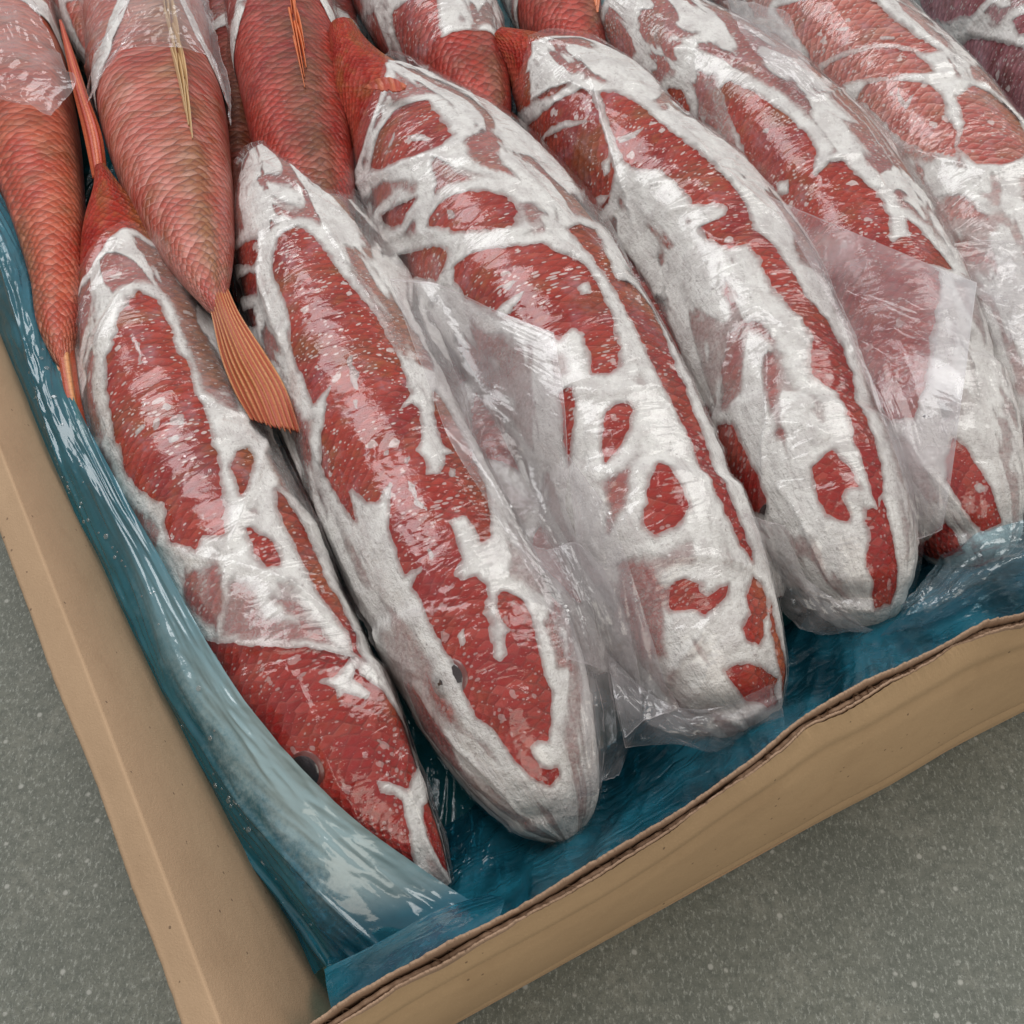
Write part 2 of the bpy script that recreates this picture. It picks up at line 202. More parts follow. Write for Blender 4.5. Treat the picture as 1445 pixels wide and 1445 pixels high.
'C': {"st":[[-0.1321,0.7952,0.098,0.0099],[-0.1228,0.7668,0.092,0.0162],[-0.1032,0.7246,0.084,0.0304],[-0.0841,0.6986,0.078,0.04],[-0.0659,0.6694,0.072,0.0508],[-0.0293,0.6001,0.068,0.0601],[0.0045,0.5345,0.066,0.062],[0.0395,0.4583,0.066,0.0579],[0.0625,0.3943,0.066,0.0533],[0.081,0.3413,0.063,0.049],[0.0968,0.2994,0.056,0.0437],[0.1087,0.267,0.052,0.0366],[0.1191,0.2456,0.047,0.0258],[0.1257,0.2341,0.044,0.0124],[0.1279,0.2298,0.043,0.0015]],"hr":1.05,"dors":38,"seed":37,"bag":[0.24,-0.13,50,70],"fl":[[26,18,0.08,0.55,0.014],[168,16,0.2,0.6,0.008]],"R":0.04,"name":"frozen_fish","label":"largest bagged fish, heavy white frost, bare orange back end under another bag","eye":[0.85,160],"W":[[[0.246,2.31],[0.227,1.83],[0.234,1.55],[0.272,1.56],[0.32,1.58],[0.332,1.75],[0.322,2.06],[0.298,2.47],[0.274,2.64]],[[0.405,2.26],[0.402,2.02],[0.413,1.77],[0.429,1.6],[0.45,1.53],[0.482,1.64],[0.473,1.85],[0.447,2.13],[0.41,2.34]],[[0.337,2.82],[0.356,2.53],[0.372,2.29],[0.373,2.63],[0.363,2.77]],[[0.366,3.16],[0.414,2.67],[0.446,2.37],[0.462,2.35],[0.469,2.49],[0.467,2.67],[0.409,2.98]],[[0.479,2.38],[0.484,2.15],[0.499,1.84],[0.513,1.56],[0.534,1.44],[0.551,1.29],[0.584,1.29],[0.618,1.33],[0.651,1.43],[0.64,1.36],[0.678,1.5],[0.683,1.6],[0.677,1.7],[0.65,1.65],[0.63,1.62],[0.623,1.7],[0.631,1.86],[0.619,1.89],[0.597,2.01],[0.566,2.25],[0.545,2.33],[0.517,2.45],[0.494,2.45]],[[0.495,0.78],[0.547,0.94],[0.57,0.99],[0.577,0.77],[0.602,0.68],[0.666,0.78],[0.747,0.87],[0.807,0.93],[0.853,0.91],[0.873,0.9],[0.855,1.02],[0.812,1.11],[0.761,1.08],[0.7,1.1],[0.646,1.08],[0.599,1.1],[0.566,1.09],[0.52,1.14],[0.499,1.2],[0.489,0.95]],[[0.721,1.79],[0.712,1.65],[0.714,1.56],[0.728,1.58],[0.745,1.7],[0.757,1.9],[0.761,2.01],[0.741,1.93]],[[0.797,1.74],[0.783,1.61],[0.776,1.52],[0.791,1.5],[0.8,1.49],[0.816,1.49],[0.825,1.58],[0.828,1.71],[0.83,1.84],[0.822,1.93],[0.809,1.83]],[[0.872,1.95],[0.872,1.78],[0.882,1.64],[0.89,1.69],[0.894,1.63],[0.888,1.36],[0.897,1.45],[0.904,1.6],[0.907,1.7],[0.901,1.8],[0.893,2.07]],[[0.9,1.14],[0.885,0.95],[0.891,0.86],[0.904,0.85],[0.916,0.84],[0.921,0.99],[0.931,1.01],[0.936,1.18],[0.931,1.39],[0.922,1.38],[0.914,1.14]],[[0.945,1.81],[0.944,1.63],[0.948,1.42],[0.957,1.13],[0.967,0.9],[0.971,1.02],[0.979,0.96],[0.98,1.39],[0.972,1.54],[0.969,1.7],[0.964,1.7],[0.955,1.78]],[[0.905,0.79],[0.931,0.79],[0.964,0.64],[0.983,0.65],[0.961,0.85],[0.931,0.88]],[[0.68,2.09],[0.683,1.94],[0.708,2.07],[0.742,2.4],[0.712,2.24]]],"F":[[[0.557,2.35],[0.559,2.06],[0.561,1.87],[0.572,2.11],[0.569,2.27]],[[0.577,1.5],[0.573,1.35],[0.589,1.38],[0.589,1.52]],[[0.282,2.27],[0.264,2.05],[0.283,2.18]],[[0.284,2.03],[0.296,1.87],[0.312,1.75],[0.316,1.8],[0.301,1.96]],[[0.413,2.11],[0.418,2.04],[0.433,2.05],[0.428,2.13]],[[0.537,2.19],[0.543,1.95],[0.545,1.82],[0.549,2.01]],[[0.618,1.3],[0.624,1.21],[0.664,1.16],[0.665,1.38]]],"H":[[[0.27,3.13],[0.336,2.27],[0.361,2.11],[0.372,2.29],[0.334,2.51],[0.325,2.88]],[[0.45,1.53],[0.453,1.34],[0.476,1.3],[0.49,1.51],[0.48,1.61]],[[0.93,2.55],[0.922,2.07],[0.915,1.76],[0.929,2.05],[0.935,2.67]],[[0.773,2.02],[0.774,1.74],[0.8,1.94],[0.817,2.29],[0.813,2.39]],[[0.829,2.39],[0.836,2.11],[0.876,1.92],[0.925,2.38],[0.909,2.81]]],"C":[[[0.134,0.85],[0.18,0.94],[0.234,0.89],[0.297,1.09],[0.325,1.29],[0.384,1.27],[0.441,1.22],[0.495,1.08],[0.549,0.95],[0.594,0.83]],[[0.228,3.28],[0.316,2.37],[0.339,1.88],[0.342,1.54],[0.33,1.32]],[[0.342,1.9],[0.366,1.72],[0.382,1.25]],[[0.376,2.77],[0.427,2.32],[0.486,1.7],[0.493,1.52]],[[0.685,2.01],[0.702,1.63],[0.705,1.2]],[[0.85,1.82],[0.859,1.51],[0.875,0.98]],[[0.945,3.04],[0.952,2.65],[0.968,2.35],[0.981,2.06]],[[0.979,1.91],[0.98,0.85]],[[0.777,1.99],[0.808,2.51],[0.819,2.5],[0.809,1.98]],[[0.463,1.4],[0.5,1.44],[0.543,1.33]],[[0.933,2.64],[0.921,1.94],[0.911,1.64]],[[0.361,2.11],[0.355,2.51],[0.355,2.93]]]},
'D': {"st":[[-0.0123,0.784,0.096,0.0089],[0.0068,0.7718,0.09,0.0178],[0.0285,0.7527,0.082,0.033],[0.0546,0.7171,0.074,0.0448],[0.089,0.6586,0.066,0.048],[0.1214,0.6116,0.062,0.0513],[0.1429,0.5634,0.06,0.0511],[0.1596,0.491,0.06,0.0491],[0.1706,0.4223,0.06,0.0456],[0.1822,0.3725,0.057,0.0414],[0.1916,0.3334,0.053,0.0337],[0.198,0.3108,0.048,0.0226],[0.2021,0.2989,0.045,0.0105],[0.2031,0.2946,0.044,0.0015]],"hr":1.08,"dors":42,"seed":41,"bag":[0.1,-0.04,100,40],"fl":[[22,18,0.15,0.98,0.016],[170,18,0.2,0.7,0.009]],"R":0.0376,"name":"frozen_fish","label":"bagged fish with brown dorsal stripe bare between white frost and white film edge","eye":[0.87,165],"W":[[[0.153,2.71],[0.172,2.3],[0.19,2.05],[0.181,2.37]],[[0.141,3.37],[0.176,2.83],[0.2,2.27],[0.211,1.99],[0.224,1.9],[0.258,2.0],[0.296,2.19],[0.335,2.43],[0.345,2.71],[0.352,2.82],[0.339,3.25],[0.299,3.44],[0.233,3.65],[0.178,3.63]],[[0.072,3.63],[0.073,3.07],[0.101,2.48],[0.15,2.79],[0.09,3.57]],[[0.233,1.79],[0.245,1.61],[0.284,1.5],[0.347,1.52],[0.379,1.52],[0.412,1.5],[0.451,1.47],[0.492,1.46],[0.539,1.53],[0.565,1.39],[0.612,1.31],[0.648,1.25],[0.677,1.06],[0.718,0.99],[0.704,0.98],[0.75,0.97],[0.805,1.12],[0.856,1.11],[0.886,1.18],[0.902,1.37],[0.871,1.39],[0.83,1.41],[0.803,1.37],[0.777,1.31],[0.762,1.47],[0.752,1.54],[0.735,1.51],[0.709,1.38],[0.685,1.4],[0.702,1.41],[0.678,1.42],[0.66,1.51],[0.637,1.58],[0.607,1.59],[0.575,1.59],[0.562,1.61],[0.563,1.72],[0.56,1.86],[0.534,2.02],[0.509,2.03],[0.507,1.69],[0.494,1.65],[0.48,1.76],[0.471,1.95],[0.436,1.94],[0.407,1.96],[0.383,2.01],[0.36,2.2],[0.332,2.23],[0.295,2.04]],[[0.852,1.96],[0.845,1.81],[0.841,1.67],[0.853,1.61],[0.867,1.56],[0.883,1.54],[0.881,1.62],[0.883,1.71],[0.891,1.78],[0.905,1.74],[0.909,1.8],[0.904,1.9],[0.898,2.04],[0.883,2.05],[0.869,2.02]],[[0.901,1.55],[0.904,1.4],[0.895,1.22],[0.913,1.21],[0.94,1.2],[0.971,1.17],[0.981,1.38],[0.981,1.91],[0.962,1.72],[0.947,1.76],[0.926,1.58]],[[0.377,3.74],[0.434,3.05],[0.462,3.01],[0.472,3.35],[0.432,3.67]],[[0.487,3.67],[0.523,3.22],[0.554,3.29],[0.575,3.58],[0.536,3.6]],[[0.75,2.93],[0.766,2.68],[0.793,2.69],[0.817,2.68],[0.852,2.69],[0.867,2.86],[0.826,3.38],[0.763,3.26]]],"F":[[[0.192,3.12],[0.215,2.67],[0.237,2.39],[0.262,2.13],[0.251,2.35],[0.23,2.67],[0.205,3.01]],[[0.312,2.5],[0.317,2.27],[0.329,2.48],[0.324,2.6]],[[0.3,3.2],[0.31,2.88],[0.317,2.93],[0.309,3.2]],[[0.329,2.87],[0.345,2.71],[0.346,2.93]],[[0.305,2.09],[0.316,1.68],[0.321,1.88],[0.315,2.09]],[[0.221,1.93],[0.229,1.85],[0.337,2.33],[0.32,2.3],[0.266,2.03]]],"H":[[[0.718,1.94],[0.707,1.75],[0.737,1.83],[0.772,2.01],[0.781,2.14],[0.757,2.11]],[[0.591,2.14],[0.621,2.08],[0.646,2.04],[0.644,2.14],[0.612,2.23]],[[0.66,2.06],[0.672,1.78],[0.702,1.71],[0.721,1.79],[0.673,2.11]],[[0.573,3.25],[0.619,3.03],[0.703,3.1],[0.749,2.91],[0.723,3.44],[0.652,3.59]],[[0.673,2.24],[0.668,2.06],[0.745,2.36],[0.756,2.71],[0.739,2.87]],[[0.797,2.23],[0.803,2.03],[0.814,2.03],[0.816,2.27]]],"C":[[[0.066,1.85],[0.131,1.57],[0.229,1.85],[0.295,2.14],[0.358,2.51],[0.42,2.74]],[[0.148,2.76],[0.171,2.35],[0.188,2.04],[0.221,1.93]],[[0.344,1.42],[0.433,1.46],[0.493,1.28],[0.532,1.03],[0.558,0.91],[0.61,0.84],[0.718,0.83]],[[0.457,2.26],[0.474,1.97],[0.474,1.77],[0.494,1.65]],[[0.795,2.15],[0.81,1.82],[0.826,1.67]],[[0.855,2.46],[0.9,2.38],[0.945,2.49]],[[0.692,1.79],[0.789,2.22],[0.888,3.03],[0.921,3.55]],[[0.719,2.92],[0.762,3.23]],[[0.509,2.03],[0.538,1.97],[0.564,1.69],[0.559,1.56]],[[0.942,3.08],[0.969,2.69],[0.983,1.94]],[[0.672,2.25],[0.72,2.58],[0.74,2.94]],[[0.659,2.02],[0.656,1.82],[0.69,1.6],[0.712,1.47]]]},
'E': {"st":[[0.0913,0.8487,0.078,0.0287],[0.1335,0.7898,0.07,0.0444],[0.1775,0.7269,0.064,0.0517],[0.2109,0.6581,0.062,0.0536],[0.234,0.581,0.06,0.0525],[0.2463,0.5067,0.06,0.0498],[0.2539,0.442,0.058,0.0449],[0.2605,0.3895,0.055,0.0377],[0.2663,0.3573,0.05,0.0281],[0.2703,0.3393,0.046,0.0143],[0.2717,0.3338,0.044,0.0015]],"hr":1.06,"dors":42,"seed":53,"bag":[0.0,-0.02,90,40],"fl":[[26,18,0.05,0.7,0.013]],"R":0.0444,"name":"frozen_fish","label":"bagged fish partly under the big rectangular clear film flap","eye":[0.86,110],"W":[[[0.277,2.26],[0.276,2.12],[0.316,2.01],[0.36,1.93],[0.402,1.89],[0.437,1.84],[0.461,1.86],[0.497,2.09],[0.503,2.05],[0.491,1.83],[0.493,1.69],[0.523,1.64],[0.551,1.57],[0.582,1.57],[0.604,1.58],[0.634,1.67],[0.663,1.5],[0.681,1.25],[0.731,1.48],[0.794,1.74],[0.824,1.87],[0.857,2.19],[0.849,2.52],[0.82,2.55],[0.799,2.51],[0.762,2.55],[0.713,2.57],[0.698,2.67],[0.623,2.62],[0.562,2.59],[0.479,2.63],[0.433,2.74],[0.412,2.7],[0.375,2.57],[0.326,2.45]],[[0.193,2.78],[0.216,2.68],[0.242,2.76],[0.262,2.92],[0.258,3.08],[0.224,3.12],[0.186,3.1]],[[0.288,3.09],[0.305,2.92],[0.337,2.89],[0.357,2.87],[0.398,2.91],[0.349,3.06]],[[0.599,1.38],[0.614,1.27],[0.643,1.14],[0.674,1.01],[0.671,1.35],[0.649,1.67],[0.635,1.6],[0.628,1.43]],[[0.9,1.98],[0.886,1.79],[0.895,1.71],[0.914,1.62],[0.934,1.55],[0.952,1.49],[0.967,1.4],[0.971,1.83],[0.95,2.03],[0.921,2.12]],[[0.956,3.78],[0.958,3.07],[0.951,2.47],[0.979,2.45],[0.979,3.12],[0.969,3.42]]],"F":[[[0.384,2.29],[0.386,2.18],[0.396,2.24]],[[0.465,2.54],[0.478,2.34],[0.496,2.44],[0.486,2.57]],[[0.931,1.75],[0.931,1.65],[0.936,1.6],[0.94,1.69],[0.938,1.75]]],"H":[[[0.213,2.31],[0.253,2.13],[0.359,2.56],[0.407,2.78],[0.331,2.74],[0.268,2.81]],[[0.417,1.43],[0.433,1.05],[0.488,1.16],[0.49,1.34],[0.444,1.44]]],"C":[[[0.161,2.35],[0.216,1.93],[0.286,1.73],[0.339,1.61],[0.389,1.62],[0.435,1.46],[0.549,1.49]],[[0.38,1.58],[0.378,1.31],[0.354,0.81]],[[0.497,2.09],[0.486,1.84],[0.489,1.53]],[[0.807,2.44],[0.89,2.41],[0.971,1.96]]]},
'F': {"st":[[0.1728,0.9678,0.08,0.0216],[0.2054,0.9207,0.074,0.0401],[0.2409,0.8656,0.068,0.0504],[0.2798,0.7818,0.064,0.0541],[0.3095,0.6951,0.062,0.055],[0.3301,0.6028,0.06,0.0536],[0.3354,0.5196,0.06,0.0504],[0.3347,0.4478,0.058,0.0454],[0.3328,0.3902,0.054,0.0367],[0.3329,0.3536,0.048,0.0212],[0.3342,0.3399,0.045,0.0015]],"hr":1.04,"dors":40,"seed":61,"bag":[0.0,-0.02,90,40],"fl":[[22,18,0.05,0.7,0.012]],"R":0.0454,"name":"frozen_fish","label":"pale pink bagged fish crossed by thin frost arcs, beyond the big film flap","eye":[0.87,100],"W":[[[0.212,2.65],[0.246,2.23],[0.28,1.6],[0.329,1.6],[0.379,1.55],[0.409,1.41],[0.41,1.59],[0.381,1.85],[0.356,2.22],[0.325,2.77],[0.283,2.69]],[[0.331,2.84],[0.351,2.45],[0.377,1.97],[0.407,1.69],[0.427,1.64],[0.443,1.68],[0.425,2.14],[0.392,2.49],[0.378,2.68],[0.35,2.78]],[[0.413,2.61],[0.409,2.43],[0.428,2.16],[0.46,1.8],[0.479,1.76],[0.507,1.88],[0.536,1.88],[0.566,2.07],[0.54,2.31],[0.509,2.47],[0.469,2.52]],[[0.487,1.62],[0.47,1.35],[0.478,1.11],[0.51,0.93],[0.539,0.98],[0.586,1.36],[0.597,1.58],[0.588,1.89],[0.556,1.96],[0.526,1.73]],[[0.539,2.9],[0.561,2.79],[0.593,2.77],[0.607,2.76],[0.6,2.86],[0.576,2.92]],[[0.62,1.52],[0.604,1.16],[0.641,1.23],[0.652,1.59]]],"F":[[[0.307,2.32],[0.323,2.06],[0.325,2.15]],[[0.36,1.89],[0.371,1.72],[0.376,1.77],[0.367,1.9]],[[0.44,2.12],[0.466,2.18],[0.462,2.01],[0.477,2.21],[0.46,2.25]]],"H":[[[0.654,2.7],[0.675,2.43],[0.71,2.24],[0.725,2.17],[0.699,2.55],[0.675,2.72]],[[0.479,2.6],[0.509,2.47],[0.569,2.08],[0.555,2.43],[0.522,2.6]],[[0.51,1.81],[0.542,1.91],[0.595,1.98],[0.584,2.16]],[[0.597,2.52],[0.616,2.17],[0.668,2.06],[0.642,2.47]]],"C":[[[0.325,2.77],[0.356,2.22],[0.378,1.9],[0.401,1.65]],[[0.344,3.0],[0.392,2.49],[0.423,2.12],[0.448,1.77],[0.453,1.42]],[[0.298,1.57],[0.371,1.5],[0.433,1.18],[0.53,0.89]],[[0.487,2.72],[0.546,2.34],[0.585,2.03],[0.612,1.76],[0.593,1.39]],[[0.603,2.95],[0.631,2.41],[0.612,1.76]],[[0.644,2.6],[0.684,2.29],[0.723,1.98]],[[0.453,1.42],[0.492,1.74],[0.541,1.94]],[[0.445,1.75],[0.434,1.56],[0.443,1.27]]]},
'G': {"st":[[0.3737,1.0557,0.074,0.0432],[0.4112,0.9296,0.066,0.0566],[0.4378,0.8124,0.063,0.0576],[0.453,0.7036,0.062,0.0551],[0.4596,0.6103,0.06,0.0496],[0.4637,0.5312,0.055,0.0383],[0.4673,0.4866,0.048,0.019],[0.4699,0.477,0.045,0.0015]],"hr":1.04,"dors":40,"seed":71,"bag":[0.0,-0.02,90,40],"fl":[],"R":0.0464,"name":"frozen_fish","label":"purple red bagged fish just beyond the pale pink one with frost arcs","eye":[0.87,100],"W":[[[0.193,3.3],[0.364,2.49],[0.355,2.89],[0.306,3.2],[0.25,3.41]],[[0.264,3.85],[0.384,3.06],[0.479,2.64],[0.561,2.44],[0.638,2.86],[0.568,3.09],[0.509,3.18],[0.449,3.26],[0.374,3.38]],[[0.424,2.53],[0.439,2.22],[0.48,2.42],[0.45,2.59]]],"F":[],"H":[],"C":[[[0.251,3.84],[0.361,3.07],[0.381,2.59]],[[0.361,3.07],[0.476,2.62]]]},
'H': {"st":[[-0.2697,0.4482,0.09,0.0016],[-0.2726,0.4568,0.09,0.0052],[-0.2783,0.4746,0.088,0.0105],[-0.2931,0.5275,0.084,0.0162],[-0.321,0.6037,0.078,0.0248],[-0.3542,0.6873,0.074,0.0335],[-0.3929,0.7822,0.07,0.0391],[-0.4359,0.887,0.068,0.0435],[-0.4717,0.9587,0.066,0.0401],[-0.5025,1.0216,0.062,0.0228],[-0.5132,1.0423,0.06,0.0019]],"hr":1.05,"dors":140,"seed":83,"bag":[0.56,0.06,100,60],"fl":[[30,16,0.55,1,0.006]],"band":0.03,"R":0.0228,"name":"frozen_fish","label":"unwrapped fish tail half against the blue liner, its head in clear film","W":[],"F":[],"H":[[[0.565,1.47],[0.593,0.99],[0.512,0.84],[0.465,1.33]],[[0.378,1.28],[0.361,0.96],[0.343,-0.04],[0.294,0.38],[0.316,1.17]]],"C":[[[0.433,1.7],[0.417,1.1],[0.516,-0.15]]]},
'J': {"st":[[-0.1735,0.469,0.113,0.0016],[-0.1768,0.4783,0.112,0.0062],[-0.1818,0.4906,0.11,0.0093],[-0.1907,0.5135,0.106,0.0156],[-0.211,0.568,0.096,0.0283],[-0.2372,0.6405,0.085,0.039],[-0.2613,0.7158,0.078,0.0454],[-0.2852,0.7951,0.074,0.0469],[-0.3119,0.8836,0.07,0.0476],[-0.3356,0.9587,0.066,0.0391],[-0.3538,1.0152,0.062,0.0216],[-0.3603,1.0345,0.06,0.0019]],"hr":1.0,"dors":68,"seed":97,"bag":[0.44,0.2,72,36],"fl":[[20,16,0.55,1,0.006]],"band":0.035,"R":0.0249,"name":"frozen_fish","label":"unwrapped pink scaled fish with straw dorsal spines and fanned orange tail","dfin":[0.26,0.64,66,"straw"],"W":[],"F":[],"H":[],"C":[[[0.522,2.92],[0.491,2.06],[0.544,1.47]],[[0.583,0.13],[0.437,-0.05]]]},
'K': {"st":[[-0.1223,0.5622,0.086,0.014],[-0.1307,0.5965,0.084,0.024],[-0.1416,0.6391,0.08,0.0309],[-0.1551,0.693,0.076,0.0369],[-0.1725,0.7697,0.072,0.0412],[-0.1899,0.8517,0.07,0.0435],[-0.2068,0.9353,0.066,0.0392],[-0.2202,0.9965,0.062,0.0217],[-0.2251,1.0166,0.06,0.0019]],"hr":1.02,"dors":76,"seed":101,"bag":[0.48,0.19,80,42],"fl":[[20,16,0.55,1,0.005]],"band":0.03,"R":0.0309,"name":"frozen_fish","label":"deep red scaled fish with orange dorsal spines, tail running under a bag","dfin":[0.28,0.66,78,"orange"],"W":[[[0.391,2.65],[0.445,2.34],[0.462,1.94],[0.46,1.63],[0.428,1.84],[0.396,2.28]]],"F":[],"H":[[[0.583,2.39],[0.542,1.09],[0.532,0.49],[0.477,1.83]]],"C":[[[0.373,2.57],[0.453,1.77],[0.487,1.15]]]},
'L': {"st":[[-0.0084,0.6669,0.08,0.0071],[-0.0148,0.6917,0.08,0.0145],[-0.0273,0.7438,0.077,0.0268],[-0.0494,0.8179,0.072,0.044],[-0.0731,0.8836,0.07,0.053],[-0.0935,0.9451,0.067,0.0491],[-0.1113,1.0027,0.062,0.0294],[-0.1174,1.0242,0.06,0.0019]],"hr":1.0,"dors":60,"seed":113,"bag":[0.26,0.03,100,60],"fl":[],"R":0.0281,"name":"frozen_fish","label":"bagged fish with two long frost bars, bare scales showing at its tail end","W":[[[0.652,3.5],[0.532,2.92],[0.459,3.2],[0.471,3.79],[0.517,3.72],[0.581,3.6]],[[0.459,2.66],[0.436,2.22],[0.394,1.79],[0.297,2.06],[0.247,2.54],[0.354,3.22],[0.419,2.89]],[[0.745,3.42],[0.739,3.18],[0.61,3.08],[0.678,3.44]]],"F":[],"H":[[[0.243,1.67],[0.304,1.11],[0.375,0.91],[0.335,1.36]]],"C":[[[0.54,2.79],[0.445,3.16],[0.464,3.79]]]},
'M': {"st":[[0.0637,0.7667,0.074,0.0096],[0.0559,0.7951,0.074,0.0196],[0.0424,0.8517,0.07,0.033],[0.0278,0.9203,0.068,0.0394],[0.0163,0.9865,0.064,0.03],[0.0101,1.0242,0.06,0.0019]],"hr":1.0,"dors":55,"seed":127,"bag":[0.36,0.05,120,60],"fl":[],"R":0.0248,"name":"frozen_fish","label":"dark red fish with orange dorsal spines between two bagged fish","dfin":[0.2,0.6,50,"orange"],"W":[[[0.346,2.77],[0.302,2.3],[0.247,1.61],[0.135,1.9],[0.256,3.17]],[[0.591,3.46],[0.514,3.19],[0.463,3.5],[0.462,3.68]]],"F":[],"H":[],"C":[]},
'O': {"st":[[-0.2854,0.7325,0.06,0.0086],[-0.3074,0.7879,0.06,0.0201],[-0.338,0.8546,0.062,0.0314],[-0.3672,0.9197,0.062,0.0375],[-0.3943,0.9819,0.06,0.0277],[-0.4079,1.0129,0.058,0.0019]],"hr":1.0,"dors":60,"seed":131,"bag":[0.1,0.02,90,60],"fl":[],"R":0.0239,"name":"frozen_fish","label":"small bagged fish behind the upright thin red tail","W":[[[0.454,2.38],[0.406,1.56],[0.521,-0.05],[0.332,0.59],[0.265,1.58],[0.245,2.69],[0.327,2.65]]],"F":[[[0.264,2.37],[0.279,1.73],[0.26,1.81]]],"H":[],"C":[]},
'Q': {"st":[[-0.1026,0.6254,0.06,0.0103],[-0.0803,0.5777,0.05,0.022],[-0.0456,0.501,0.046,0.0266],[-0.0145,0.4364,0.044,0.0262],[0.0117,0.378,0.042,0.0241],[0.0316,0.3261,0.038,0.0181],[0.0456,0.2871,0.034,0.0104],[0.0499,0.275,0.032,0.0016]],"hr":0.8,"dors":60,"seed":151,"bag":[0.0,-0.02,90,40],"fl":[],"R":0.02,"name":"frozen_fish","label":"lower fish wedged below the clear film flap, mostly hidden by two bagged fish","W":[[[0.12,0.3],[0.3,0.2],[0.42,0.9],[0.35,2.2],[0.2,2.6]],[[0.48,0.4],[0.62,0.2],[0.7,1.2],[0.6,2.4],[0.5,1.6]],[[0.74,0.3],[0.88,0.5],[0.9,1.6],[0.8,2.3],[0.74,1.2]]],"F":[],"H":[],"C":[]},
'P': {"st":[[0.0621,0.678,0.056,0.0096],[0.08,0.6144,0.05,0.0205],[0.0977,0.5403,0.046,0.0253],[0.1157,0.4718,0.044,0.025],[0.132,0.41,0.042,0.0229],[0.143,0.3665,0.04,0.0178],[0.1512,0.3344,0.036,0.0099],[0.1541,0.3228,0.034,0.0016]],"hr":0.8,"dors":60,"seed":157,"bag":[0.0,-0.02,90,40],"fl":[],"R":0.0192,"name":"frozen_fish","label":"lower deep red fish showing in the gap beside the largest bagged fish","W":[[[0.02,-0.6],[0.98,-0.6],[0.98,1.2],[0.55,1.5],[0.5,2.6],[0.02,3.4]],[[0.66,1.6],[0.9,1.6],[0.9,3.4],[0.66,3.4]]],"F":[],"H":[],"C":[]},
'R': {"st":[[-0.1827,0.5498,0.05,0.0066],[-0.1956,0.6115,0.046,0.0169],[-0.2092,0.6948,0.043,0.0233],[-0.225,0.7956,0.042,0.0272],[-0.241,0.8985,0.042,0.0266],[-0.2575,1.0034,0.042,0.0154],[-0.2621,1.035,0.042,0.002]],"hr":0.8,"dors":80,"seed":163,"bag":[0.6,0.03,80,50],"fl":[],"band":0.02,"R":0.0169,"name":"frozen_fish","label":"lower fish deep in the gap between the two fish with bare dorsal spines","W":[],"F":[],"H":[],"C":[]},
'S': {"st":[[-0.1242,0.6144,0.05,0.0081],[-0.1273,0.6909,0.046,0.0192],[-0.1405,0.7845,0.043,0.0251],[-0.1597,0.8876,0.042,0.0269],[-0.1763,0.979,0.042,0.0167],[-0.1803,1.0059,0.042,0.002]],"hr":0.8,"dors":80,"seed":167,"bag":[0.6,0.03,80,50],"fl":[],"band":0.02,"R":0.018,"name":"frozen_fish","label":"lower fish in the gap beside the bare orange back end of the largest fish","W":[],"F":[],"H":[],"C":[]}}
